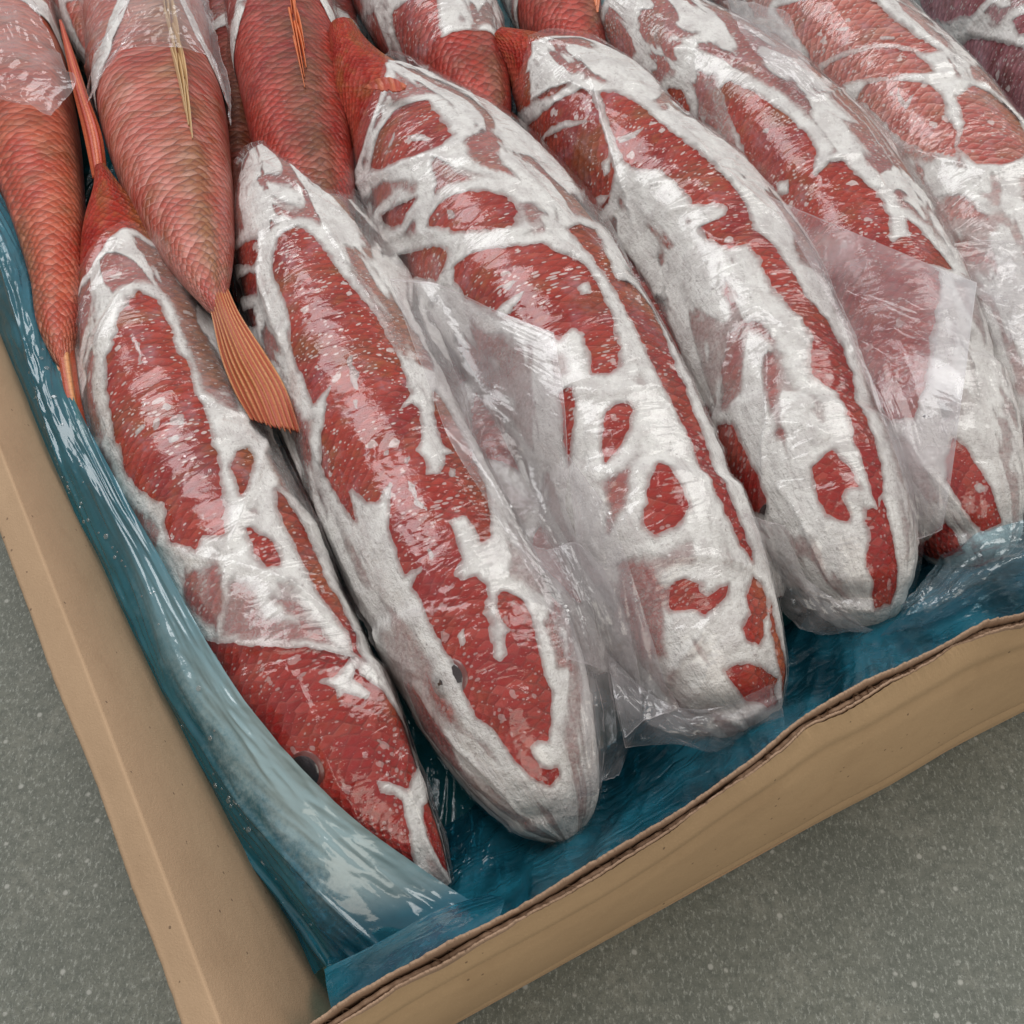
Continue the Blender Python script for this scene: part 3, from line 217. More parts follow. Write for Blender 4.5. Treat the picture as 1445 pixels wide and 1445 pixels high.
SHEETS = {
'liner_roll': {"ctrl":[[[-0.5894,0.8855,0.03],[-0.5419,0.8162,0.07],[-0.4934,0.7589,0.1],[-0.4662,0.7873,0.085]],[[-0.432,0.6415,0.03],[-0.4032,0.6005,0.062],[-0.3623,0.5905,0.095],[-0.3478,0.6063,0.088]],[[-0.3491,0.498,0.03],[-0.3231,0.4678,0.062],[-0.2956,0.4667,0.095],[-0.2958,0.5104,0.088]],[[-0.3193,0.4455,0.03],[-0.2949,0.4185,0.062],[-0.2669,0.4073,0.094],[-0.269,0.4453,0.09]],[[-0.2787,0.3785,0.03],[-0.2587,0.3569,0.06],[-0.2322,0.3481,0.09],[-0.2152,0.3564,0.0983]],[[-0.246,0.3318,0.03],[-0.2293,0.314,0.058],[-0.2038,0.3047,0.088],[-0.1877,0.3149,0.0996]],[[-0.2123,0.279,0.03],[-0.1983,0.265,0.056],[-0.1749,0.2563,0.085],[-0.1478,0.2543,0.0964]],[[-0.1781,0.2319,0.025],[-0.1663,0.2206,0.05],[-0.1459,0.2156,0.078],[-0.1132,0.2114,0.0919]],[[-0.1563,0.2014,0.02],[-0.1454,0.1913,0.046],[-0.1253,0.1875,0.072],[-0.089,0.1885,0.0832]],[[-0.1331,0.1733,0.02],[-0.1244,0.1658,0.042],[-0.1031,0.1624,0.066],[-0.0641,0.1715,0.0707]],[[-0.1104,0.1474,0.015],[-0.1025,0.1407,0.038],[-0.08,0.1387,0.058],[-0.0313,0.1544,0.0485]],[[-0.097,0.1201,0.015],[-0.087,0.1217,0.034],[-0.0629,0.125,0.05],[-0.0108,0.1415,0.05]]],"nr":260,"nc":130,"amp":0.0032,"freq":[9,60],"seed":3,"fine":0.0008},
'liner_front': {"ctrl":[[[-0.0736,0.0877,0.09],[-0.0483,0.1028,0.09],[-0.0069,0.1237,0.09],[0.0336,0.1454,0.09],[0.0764,0.1693,0.09],[0.1186,0.1963,0.09],[0.1638,0.2269,0.09],[0.218,0.2537,0.09],[0.2742,0.2779,0.09],[0.3712,0.3257,0.09]],[[-0.0829,0.1101,0.055],[-0.052,0.1211,0.06],[-0.0107,0.1429,0.06],[0.0358,0.1657,0.066],[0.078,0.1915,0.066],[0.1219,0.219,0.07],[0.1693,0.2499,0.07],[0.2252,0.2785,0.074],[0.2843,0.3044,0.074],[0.3823,0.3555,0.074]],[[-0.0849,0.1297,0.03],[-0.0486,0.1445,0.036],[-0.0115,0.1702,0.03],[0.0489,0.1942,0.044],[0.0857,0.218,0.05],[0.1363,0.2583,0.04],[0.1771,0.2829,0.046],[0.2276,0.3038,0.06],[0.2906,0.3361,0.06],[0.3917,0.3858,0.06]],[[-0.0776,0.1697,0.008],[-0.0458,0.1919,0.008],[-0.001,0.2191,0.008],[0.054,0.2435,0.008],[0.0963,0.278,0.008],[0.1492,0.3101,0.008],[0.1967,0.3441,0.008],[0.2593,0.3749,0.008],[0.3313,0.413,0.008],[0.4426,0.4719,0.008]]],"nr":110,"nc":330,"amp":0.008,"freq":[9,22],"seed":8,"fine":0.0006},
'liner_corner': {"ctrl":[[[-0.07,0.0845,0.115],[-0.0456,0.0977,0.118],[-0.0235,0.1103,0.118],[-0.0051,0.1207,0.115]],[[-0.0747,0.0956,0.105],[-0.0503,0.1092,0.105],[-0.0274,0.1205,0.105],[-0.0032,0.1334,0.1]],[[-0.0791,0.1075,0.09],[-0.0541,0.1204,0.088],[-0.0319,0.133,0.085],[-0.0103,0.1415,0.08]]],"nr":50,"nc":90,"amp":0.0025,"freq":[16,12],"seed":12,"fine":0.0003},
'liner_tent': {"ctrl":[[[0.2056,0.2926,0.085],[0.2376,0.327,0.0632],[0.2533,0.3354,0.0775],[0.2821,0.3429,0.0817],[0.3308,0.3572,0.092]],[[0.2031,0.2884,0.07],[0.2232,0.2944,0.082],[0.2435,0.3038,0.088],[0.2737,0.3135,0.088],[0.3352,0.3418,0.08]],[[0.1924,0.2797,0.052],[0.2241,0.2872,0.066],[0.249,0.2945,0.07],[0.2805,0.3059,0.07],[0.3425,0.3322,0.066]],[[0.1749,0.2684,0.045],[0.2207,0.2825,0.055],[0.252,0.2895,0.058],[0.2856,0.3005,0.058],[0.3508,0.3298,0.055]]],"nr":80,"nc":120,"amp":0.006,"freq":[40,18],"seed":15,"fine":0.0014},
'B_flap': {"ctrl":[[[-0.0743,0.4963,0.1179],[-0.0438,0.4916,0.1166],[-0.0091,0.4553,0.1311],[0.0235,0.4331,0.1355]],[[-0.0594,0.4503,0.1179],[-0.0302,0.4529,0.1093],[0.001,0.4245,0.1275],[0.0265,0.4043,0.1323]],[[-0.0462,0.4097,0.1175],[-0.023,0.4082,0.1103],[0.0049,0.3947,0.1169],[0.029,0.3783,0.1274]],[[-0.0339,0.3726,0.1164],[-0.0142,0.361,0.1188],[0.0087,0.3659,0.1031],[0.0292,0.3501,0.1206]],[[-0.0158,0.3387,0.1141],[-0.0027,0.3288,0.1183],[0.0142,0.336,0.1018],[0.0282,0.3353,0.1092]],[[-0.0002,0.3089,0.1121],[0.01,0.3074,0.111],[0.0233,0.317,0.0977],[0.0343,0.3161,0.1004]],[[0.0167,0.2758,0.108],[0.0274,0.2759,0.1043],[0.035,0.2787,0.0958],[0.0427,0.2757,0.0866]],[[0.0268,0.2485,0.0999],[0.0356,0.2478,0.0976],[0.046,0.2548,0.0762],[0.0555,0.2578,0.0581]]],"nr":150,"nc":70,"amp":0.0022,"freq":[22,26],"seed":21,"fine":0.0002},
'B_skirt': {"ctrl":[[[0.0071,0.3105,0.1096],[0.0213,0.313,0.0991],[0.034,0.3139,0.1038],[0.0463,0.2998,0.1027]],[[0.0237,0.2728,0.1062],[0.0366,0.2737,0.0973],[0.0461,0.2746,0.0886],[0.0585,0.2735,0.0906]],[[0.0319,0.2392,0.0956],[0.0432,0.2434,0.0833],[0.0543,0.2523,0.061],[0.0658,0.2488,0.0722]],[[0.035,0.2147,0.0842],[0.044,0.2153,0.0787],[0.0542,0.2261,0.0534],[0.0645,0.235,0.0374]],[[0.0312,0.1869,0.0737],[0.0389,0.1948,0.062],[0.0445,0.201,0.06],[0.0527,0.2072,0.058]]],"nr":120,"nc":60,"amp":0.006,"freq":[14,60],"seed":25,"fine":0.001},
'C_skirt': {"ctrl":[[[0.0496,0.2661,0.0738],[0.0742,0.2409,0.0722],[0.0977,0.2328,0.0771],[0.1342,0.2466,0.0806]],[[0.0518,0.2381,0.074],[0.0726,0.2229,0.074],[0.0993,0.2209,0.07],[0.137,0.236,0.066]],[[0.0573,0.2212,0.056],[0.0818,0.2231,0.056],[0.1083,0.2185,0.056],[0.1383,0.2308,0.056]]],"nr":60,"nc":110,"amp":0.005,"freq":[50,18],"seed":29,"fine":0.0009},
'C_side': {"ctrl":[[[0.0292,0.3607,0.1191],[0.0397,0.3412,0.1202],[0.0501,0.3246,0.1181]],[[0.0342,0.3173,0.1026],[0.0455,0.3053,0.1077],[0.0585,0.3002,0.1089]],[[0.0418,0.281,0.0918],[0.0524,0.2762,0.093],[0.067,0.2745,0.0961]],[[0.0511,0.2544,0.065],[0.0608,0.252,0.0698],[0.0753,0.2489,0.084]],[[0.0554,0.2209,0.07],[0.064,0.2262,0.075],[0.0842,0.2345,0.0735]]],"nr":110,"nc":60,"amp":0.004,"freq":[14,60],"seed":31,"fine":0.0009},
'D_flap': {"ctrl":[[[0.1623,0.5666,0.123],[0.1917,0.5515,0.1181],[0.2175,0.5271,0.1225],[0.2447,0.4994,0.1286],[0.2738,0.4815,0.1272]],[[0.177,0.5184,0.1217],[0.1967,0.5025,0.119],[0.2183,0.4845,0.1215],[0.2398,0.4643,0.1268],[0.2634,0.4509,0.1288]],[[0.1925,0.4626,0.117],[0.2049,0.4494,0.1159],[0.2202,0.4362,0.118],[0.2357,0.421,0.1227],[0.2494,0.408,0.1282]],[[0.2023,0.4057,0.1132],[0.21,0.3943,0.1144],[0.2214,0.3925,0.1104],[0.2331,0.3857,0.1124],[0.2414,0.3756,0.1156]],[[0.212,0.361,0.1032],[0.216,0.3539,0.103],[0.2226,0.3514,0.0999],[0.2322,0.3545,0.0957],[0.2382,0.353,0.0978]],[[0.2176,0.3271,0.0865],[0.2217,0.3293,0.0847],[0.2258,0.331,0.0848],[0.2315,0.3349,0.0818],[0.2364,0.338,0.0807]]],"nr":150,"nc":110,"amp":0.0022,"freq":[10,22],"seed":35,"fine":0.0002},
'D_skirt': {"ctrl":[[[0.1195,0.3263,0.1143],[0.134,0.3293,0.1016],[0.148,0.3349,0.0887]],[[0.1276,0.3101,0.1069],[0.1408,0.3108,0.0923],[0.1599,0.3112,0.0738]],[[0.1422,0.3016,0.075],[0.1543,0.2968,0.072],[0.1742,0.2985,0.069]],[[0.1465,0.2973,0.062],[0.1622,0.2871,0.06],[0.1879,0.2897,0.0615]],[[0.1541,0.2969,0.055],[0.1645,0.2882,0.054],[0.1985,0.2886,0.054]]],"nr":90,"nc":60,"amp":0.004,"freq":[30,40],"seed":39,"fine":0.0008},
'E_flap': {"ctrl":[[[0.1582,0.787,0.1257],[0.1817,0.7946,0.1186],[0.2089,0.7851,0.1156]],[[0.1671,0.7343,0.1294],[0.1851,0.721,0.1322],[0.2056,0.7051,0.1313]],[[0.1819,0.6922,0.1287],[0.1947,0.6808,0.1306],[0.2111,0.6679,0.1311]],[[0.198,0.6676,0.1285],[0.2048,0.6575,0.13],[0.2143,0.65,0.1297]]],"nr":80,"nc":60,"amp":0.005,"freq":[26,46],"seed":43,"fine":0.0008},
'F_flap': {"ctrl":[[[0.2721,0.5236,0.12],[0.2989,0.5301,0.1171],[0.3275,0.516,0.1238]],[[0.2777,0.4946,0.1178],[0.2968,0.4923,0.12],[0.3223,0.4874,0.1273]],[[0.2808,0.4697,0.1158],[0.2946,0.4663,0.1191],[0.3199,0.4641,0.127]],[[0.292,0.4518,0.1105],[0.3014,0.4473,0.1151],[0.3222,0.4481,0.1202]]],"nr":80,"nc":80,"amp":0.007,"freq":[34,24],"seed":47,"fine":0.001},
'H_flap': {"ctrl":[[[-0.4211,0.8446,0.1272],[-0.3932,0.8395,0.1243],[-0.3639,0.7985,0.1191]],[[-0.4039,0.7883,0.125],[-0.3751,0.7804,0.124],[-0.3457,0.7622,0.118]],[[-0.3872,0.7363,0.1227],[-0.3548,0.727,0.123],[-0.322,0.7176,0.1166]],[[-0.376,0.7004,0.1206],[-0.3422,0.6929,0.1226],[-0.307,0.6913,0.1193]],[[-0.3711,0.6847,0.1193],[-0.3397,0.6762,0.1205],[-0.3144,0.6742,0.1152]],[[-0.3667,0.6753,0.1189],[-0.335,0.6662,0.1184],[-0.3182,0.658,0.1157]]],"nr":100,"nc":70,"amp":0.006,"freq":[26,26],"seed":51,"fine":0.0006},
'J_knot': {"ctrl":[[[-0.2842,0.7529,0.1346],[-0.2743,0.7977,0.1362],[-0.246,0.818,0.1249],[-0.2265,0.7847,0.1158]],[[-0.282,0.7174,0.1344],[-0.2647,0.7529,0.1401],[-0.2384,0.7693,0.1332],[-0.2149,0.7378,0.1162]],[[-0.2919,0.6908,0.1241],[-0.263,0.7294,0.139],[-0.2307,0.7423,0.1312],[-0.2014,0.6949,0.1157]],[[-0.2999,0.6758,0.1118],[-0.2777,0.7066,0.133],[-0.2183,0.7175,0.1234],[-0.1921,0.6442,0.1171]]],"nr":80,"nc":110,"amp":0.006,"freq":[26,30],"seed":55,"fine":0.001},
'A_tail': {"ctrl":[[[-0.2889,0.6223,0.092],[-0.28,0.6151,0.1],[-0.2801,0.6268,0.092]],[[-0.3051,0.6695,0.096],[-0.2929,0.6577,0.104],[-0.2891,0.6611,0.098]],[[-0.3235,0.7202,0.1],[-0.3111,0.7029,0.107],[-0.3059,0.6996,0.1]],[[-0.3376,0.7624,0.103],[-0.3286,0.7471,0.108],[-0.3253,0.7459,0.103]],[[-0.3477,0.7935,0.106],[-0.3444,0.7873,0.108],[-0.3434,0.7868,0.106]]],"nr":60,"nc":40,"amp":0,"seed":61},
'J_tail': {"ctrl":[[[-0.1925,0.5167,0.106],[-0.1841,0.5044,0.115],[-0.1809,0.5129,0.106]],[[-0.1863,0.4949,0.11],[-0.1764,0.484,0.118],[-0.1715,0.4912,0.11]],[[-0.1777,0.4676,0.112],[-0.167,0.4605,0.118],[-0.1612,0.47,0.112]],[[-0.1701,0.4419,0.106],[-0.1552,0.4363,0.112],[-0.1449,0.4458,0.106]],[[-0.1609,0.4214,0.1],[-0.1441,0.4179,0.104],[-0.1318,0.4254,0.098]],[[-0.1509,0.4062,0.094],[-0.1349,0.3982,0.096],[-0.1216,0.4,0.09]]],"nr":90,"nc":100,"amp":0,"seed":63},
'H_tail': {"ctrl":[[[-0.2879,0.4826,0.086],[-0.2763,0.4748,0.094],[-0.2733,0.4838,0.086]],[[-0.2664,0.4275,0.088],[-0.2588,0.424,0.092],[-0.2565,0.4309,0.086]],[[-0.2541,0.4028,0.084],[-0.2479,0.3996,0.088],[-0.2474,0.4071,0.082]],[[-0.2412,0.3872,0.08],[-0.2391,0.3862,0.082],[-0.2388,0.3893,0.08]]],"nr":60,"nc":40,"amp":0,"seed":65},
'C_fin': {"ctrl":[[[-0.1024,0.6737,0.1277],[-0.0931,0.6749,0.1335],[-0.0825,0.6729,0.1359],[-0.0712,0.6626,0.1368]],[[-0.1019,0.6735,0.1273],[-0.091,0.6714,0.132],[-0.0808,0.6671,0.1348],[-0.0715,0.6595,0.1373]],[[-0.1016,0.6741,0.1264],[-0.0892,0.6657,0.1314],[-0.0793,0.6587,0.1351],[-0.0722,0.6604,0.1351]]],"nr":24,"nc":60,"amp":0,"seed":67}}
BOX = {
'crease': [[-0.3117,0.433,0.13],[-0.2619,0.3457,0.13],[-0.1932,0.2263,0.131],[-0.148,0.1462,0.131],[-0.1125,0.083,0.13],[-0.0979,0.0578,0.13]],
'lip': [[-0.3093,0.3962,0.124],[-0.2563,0.307,0.124],[-0.2115,0.2295,0.124],[-0.166,0.1515,0.124],[-0.1258,0.0804,0.124],[-0.112,0.0563,0.124]],
'outer_edge': [[-0.0749,0.0737,0.13],[-0.0574,0.0833,0.13],[-0.045,0.0918,0.13],[-0.0293,0.0995,0.13],[-0.0104,0.1098,0.13],[0.0072,0.1193,0.13],[0.0209,0.1265,0.13],[0.0403,0.1378,0.13],[0.0671,0.1542,0.13],[0.0798,0.1633,0.13],[0.1023,0.1783,0.13],[0.1199,0.1906,0.13],[0.1299,0.1999,0.13],[0.1485,0.208,0.13],[0.1707,0.2212,0.13],[0.1933,0.2326,0.13],[0.2038,0.2399,0.13],[0.2214,0.2466,0.13],[0.2392,0.2514,0.13],[0.2837,0.2723,0.13],[0.384,0.3197,0.13]],
'inner_edge': [[-0.0788,0.0758,0.132],[-0.06,0.0886,0.132],[-0.047,0.0957,0.132],[-0.0294,0.1048,0.132],[-0.0132,0.1131,0.132],[0.0072,0.1234,0.132],[0.021,0.1312,0.132],[0.0455,0.1462,0.132],[0.0657,0.1575,0.132],[0.0853,0.17,0.132],[0.1048,0.1842,0.132],[0.1301,0.2037,0.132],[0.1395,0.2095,0.132],[0.1591,0.2202,0.132],[0.1759,0.2276,0.132],[0.2022,0.2403,0.132],[0.222,0.2518,0.132],[0.2395,0.2552,0.132],[0.2842,0.2766,0.132],[0.3843,0.3235,0.132]],
'bottom': [[-0.0806,0.0705,0.001],[-0.0222,0.1043,0.001],[0.0275,0.1304,0.001],[0.0812,0.1588,0.001],[0.0986,0.1682,0.001],[0.1467,0.1927,0.001],[0.2073,0.2225,0.001],[0.2429,0.2423,0.001],[0.2925,0.2663,0.001],[0.348,0.2951,0.001],[0.4726,0.3575,0.001]]}

# ---------------------------------------------------------------- materials
class NT:
    def __init__(s, name):
        s.m = bpy.data.materials.new(name); s.m.use_nodes = True; s.t = s.m.node_tree; s.t.nodes.clear()
        s.out = s.t.nodes.new('ShaderNodeOutputMaterial')
    def n(s, kind, ins=None, **kw):
        x = s.t.nodes.new('ShaderNode' + kind)
        for k, v in kw.items(): setattr(x, k, v)
        for k, v in (ins or {}).items(): s.put(x.inputs[k], v)
        return x
    def put(s, sock, v):
        if isinstance(v, bpy.types.NodeSocket): s.t.links.new(v, sock)
        elif isinstance(v, bpy.types.Node): s.t.links.new(v.outputs[0], sock)
        else: sock.default_value = v
    def math(s, op, a, b=0.0, c=0.0, clamp=False):
        x = s.n('Math', operation=op, use_clamp=clamp); s.put(x.inputs[0], a); s.put(x.inputs[1], b); s.put(x.inputs[2], c); return x.outputs[0]
    def mix(s, f, a, b):
        x = s.n('Mix', data_type='RGBA'); s.put(x.inputs[0], f); s.put(x.inputs[6], a); s.put(x.inputs[7], b); return x.outputs[2]
    def ramp(s, v, lo, hi, a=0.0, b=1.0):
        x = s.n('MapRange', interpolation_type='SMOOTHSTEP'); s.put(x.inputs[0], v)
        for i, q in enumerate((lo, hi, a, b)): s.put(x.inputs[i + 1], q)
        return x.outputs[0]
    def noise(s, vec, scale, detail=3, rough=.55, dist=0.0, typ='FBM'):
        x = s.n('TexNoise', {'Vector': vec, 'Scale': scale, 'Detail': detail, 'Roughness': rough, 'Distortion': dist}, noise_type=typ); return x.outputs[0]
    def scale(s, vec, v):
        x = s.n('VectorMath', operation='MULTIPLY'); s.put(x.inputs[0], vec); x.inputs[1].default_value = v; return x.outputs[0]
    def attr(s, name):
        return s.n('Attribute', attribute_name=name)
    def bump(s, h, dist, strength=1.0, nrm=None):
        x = s.n('Bump', {'Height': h, 'Distance': dist, 'Strength': strength})
        if nrm is not None: s.put(x.inputs['Normal'], nrm)
        return x.outputs[0]
    def done(s, sh, shadow=True):
        s.put(s.out.inputs[0], sh); return s.m
def c4(*v): return (v[0], v[1], v[2], 1.0)

def fish_material(name, flank, dark, belly, olive, scales, seed, coat=0.0, rimb=.22):
    t = NT(name); a = t.attr('surf'); sv = a.outputs['Vector']
    sep = t.n('SeparateXYZ', {0: sv}); dors = sep.outputs[2]
    off = t.n('VectorMath', operation='ADD'); t.put(off.inputs[0], sv); off.inputs[1].default_value = (seed * 1.37, seed * 0.71, 0)
    v2 = t.scale(off.outputs[0], (1, 1, 0))
    big = t.noise(v2, 22, 3, .5); mid = t.noise(v2, 85, 4, .6); streak = t.noise(t.scale(v2, (1, 3.2, 1)), 160, 3, .6)
    col = t.mix(t.ramp(dors, 0.02, 0.20), c4(*olive), c4(*flank))
    col = t.mix(t.ramp(dors, 0.45, 0.85), col, c4(*belly))
    col = t.mix(t.ramp(big, .46, .64, 0, .85), col, c4(*dark))
    col = t.mix(t.ramp(mid, .5, .72, 0, .55), col, c4(*olive))
    col = t.mix(t.ramp(streak, .55, .8, 0, .35 if rimb < .3 else .18), col, c4(*belly))
    rowl = t.noise(t.scale(v2, (2.6, .55, 1)), 210, 3, .65)
    col = t.mix(t.ramp(rowl, .50, .72, 0, .45 if rimb < .3 else .12), col, c4(dark[0] * .42, dark[1] * .6, dark[2] * .5))
    col = t.mix(t.ramp(t.noise(v2, 33, 3, .6), .50, .70, 0, .65), col, c4(olive[0] * .8, olive[1] * .8, olive[2] * .7))
    head = t.attr('head').outputs['Fac']
    col = t.mix(t.math('MULTIPLY', head, t.ramp(big, .30, .60, .25, .9)), col, c4(dark[0] * 1.05, dark[1] * .6, dark[2] * .5))
    # scales: staggered cells, each tilted so that its rear edge stands proud
    k = scales
    nz = t.n('TexNoise', {'Vector': v2, 'Scale': 45.0, 'Detail': 1.0})
    def dot(v, w):
        x = t.n('VectorMath', operation='DOT_PRODUCT'); t.put(x.inputs[0], v); x.inputs[1].default_value = w; return x.outputs['Value']
    diag = t.n('CombineXYZ', {0: dot(v2, (.86 / k, .70 / k, 0)), 1: dot(v2, (.86 / k, -.70 / k, 0))})
    warp = t.n('VectorMath', operation='ADD'); t.put(warp.inputs[0], diag); t.put(warp.inputs[1], t.scale(nz.outputs['Color'], (1.0, 1.0, 0)))
    vo = t.n('TexVoronoi', {'Vector': warp.outputs[0], 'Scale': 1.0, 'Randomness': .38}, voronoi_dimensions='2D')
    d = t.n('VectorMath', operation='SUBTRACT'); t.put(d.inputs[0], warp.outputs[0]); t.put(d.inputs[1], vo.outputs['Position'])
    lx = dot(d.outputs[0], (.7, .7, 0))
    tilt = t.math('ADD', t.math('MULTIPLY', lx, -0.9), t.math('MULTIPLY', vo.outputs['Distance'], -0.7))
    edge = t.n('TexVoronoi', {'Vector': warp.outputs[0], 'Scale': 1.0, 'Randomness': .38}, voronoi_dimensions='2D', feature='DISTANCE_TO_EDGE')
    rim = t.math('MULTIPLY', t.ramp(edge.outputs[0], 0.0, 0.26, 1, 0), t.ramp(t.noise(v2, 140, 3, .6), .38, .62, .15, 1.0))
    rear = t.ramp(lx, -.35, .1, 1, 0)
    col = t.mix(t.math('MULTIPLY', t.math('MULTIPLY', rim, rear), t.ramp(dors, .0, .4, .15, rimb)), col, c4(*[min(1, x * 1.25 + .13) for x in belly]))
    col = t.mix(t.math('MULTIPLY', rim, t.ramp(dors, .45, .05, .16, .55)), col, c4(.05, .022, .012))
    cell = t.n('SeparateColor', {0: vo.outputs['Color']}).outputs[0]
    cs = .16 if rimb < .3 else .20
    col = t.mix(t.ramp(cell, .55, 1.0, 0, cs), col, c4(*[min(1, x * 1.2 + .06) for x in belly]))
    col = t.mix(t.ramp(cell, .45, .0, 0, cs * 1.3), col, c4(dark[0] * .6, dark[1] * .7, dark[2] * .6))
    col = t.mix(t.math('MULTIPLY', t.ramp(lx, .12, .42), .42 if rimb > .3 else .22), col, c4(dark[0] * .42, dark[1] * .7, dark[2] * .6))
    # ice specks
    va = t.n('VectorMath', operation='ADD'); t.put(va.inputs[0], t.scale(v2, (430, 330, 0))); t.put(va.inputs[1], t.scale(nz.outputs['Color'], (3, 3, 0)))
    sp = t.n('TexVoronoi', {'Vector': va.outputs[0], 'Scale': 1.0, 'Randomness': 1.0}, voronoi_dimensions='2D')
    cr = t.n('SeparateColor', {0: sp.outputs['Color']})
    sz = t.math('MULTIPLY', t.ramp(cr.outputs[0], .42, 1, 0, .38), t.ramp(t.noise(v2, 30, 2), .35, .65, .25, 1.1))
    spk = t.math('GREATER_THAN', t.math('SUBTRACT', sz, sp.outputs['Distance']), 0.0)
    sp2 = t.n('TexVoronoi', {'Vector': t.scale(va.outputs[0], (.20, .34, 0)), 'Scale': 1.0, 'Randomness': 1.0}, voronoi_dimensions='2D')
    cr2 = t.n('SeparateColor', {0: sp2.outputs['Color']})
    sz2 = t.math('MULTIPLY', t.ramp(cr2.outputs[1], .84, 1, 0, .30), t.ramp(t.noise(v2, 160, 3), .35, .6, .2, 1.2))
    spk = t.math('MAXIMUM', spk, t.math('GREATER_THAN', t.math('SUBTRACT', sz2, sp2.outputs['Distance']), 0.0))
    ice = t.attr('ice').outputs['Fac']
    spk = t.math('MULTIPLY', spk, t.math('MULTIPLY', ice, t.math('SUBTRACT', 1.0, t.math('MULTIPLY', head, .6))))
    veil = t.math('MULTIPLY', t.ramp(t.noise(t.scale(v2, (1, 1.8, 1)), 40, 5, .7), .48, .74, 0, .26), t.math('MULTIPLY', ice, t.math('SUBTRACT', 1.0, head)))
    col = t.mix(veil, col, c4(.58, .46, .54))
    col = t.mix(t.math('MULTIPLY', spk, .68), col, c4(.70, .63, .60))
    hgt = t.math('ADD', t.math('MULTIPLY', tilt, 1.0), t.math('MULTIPLY', spk, .5))
    nb = t.bump(t.math('ADD', hgt, t.math('MULTIPLY', rowl, .6 if rimb < .3 else .25)), .0020, 1.0)
    nb = t.bump(t.noise(v2, 900, 2), .0003, .6, nb)
    p = t.n('BsdfPrincipled', {'Base Color': col, 'Roughness': t.ramp(mid, .3, .7, .32, .55), 'Normal': nb, 'Coat Weight': coat, 'Coat Roughness': .25, 'Specular IOR Level': .12 if rimb < .3 else .5})
    return t.done(p)

def frost_material():
    t = NT('frost'); geo = t.n('NewGeometry'); tc = t.n('TexCoord'); pos = tc.outputs['Object']
    thk = t.attr('thk').outputs['Fac']; opa = t.attr('opa').outputs['Fac']
    n1 = t.noise(pos, 70, 4, .65); n2 = t.noise(pos, 420, 4, .7); n3 = t.noise(pos, 1500, 2, .7)
    col = t.mix(t.ramp(n1, .38, .66), c4(.80, .785, .755), c4(.63, .60, .58))
    col = t.mix(t.ramp(t.noise(pos, 190, 5, .75), .50, .72, 0, .5), col, c4(.50, .45, .44))
    pit = t.math('MULTIPLY', t.ramp(n2, .56, .72), t.ramp(t.noise(pos, 45, 3, .6), .42, .6))
    col = t.mix(t.math('MULTIPLY', pit, .55), col, c4(.34, .27, .26))
    crack = t.noise(t.scale(pos, (1, 1.6, 1)), 130, 4, .6, 1.2, 'RIDGED_MULTIFRACTAL')
    col = t.mix(t.math('MULTIPLY', t.ramp(crack, .75, 1.25), t.ramp(t.noise(pos, 60, 2), .5, .65, 0, .35)), col, c4(.36, .31, .29))
    nb = t.bump(t.math('ADD', t.math('MULTIPLY', n2, 1.0), t.math('MULTIPLY', n3, .4)), .0016, .75)
    ls = t.noise(t.scale(t.attr('surf').outputs['Vector'], (22, 150, 1)), 1, 4, .65, .6)
    nb = t.bump(ls, .0022, .7, nb)
    nb = t.bump(n1, .004, .7, nb)
    col = t.mix(t.ramp(ls, .55, .75, 0, .45), col, c4(.50, .44, .43))
    p = t.n('BsdfPrincipled', {'Base Color': col, 'Roughness': .62, 'Normal': nb, 'Coat Weight': .08, 'Coat Roughness': .25})
    tr = t.n('BsdfTransparent')
    f = t.math('MULTIPLY', t.ramp(t.math('ADD', thk, t.math('MULTIPLY', t.math('SUBTRACT', n2, .5), .002)), -.0002, .0032, .34, 1.0), t.ramp(t.math('ADD', opa, t.math('MULTIPLY', t.math('SUBTRACT', n2, .5), .5)), .05, .85, .12, 1.0))
    f = t.math('MULTIPLY', f, t.math('SUBTRACT', 1.0, t.math('MULTIPLY', pit, .35)))
    m = t.n('MixShader', {0: f, 1: tr, 2: p})
    return t.done(m)

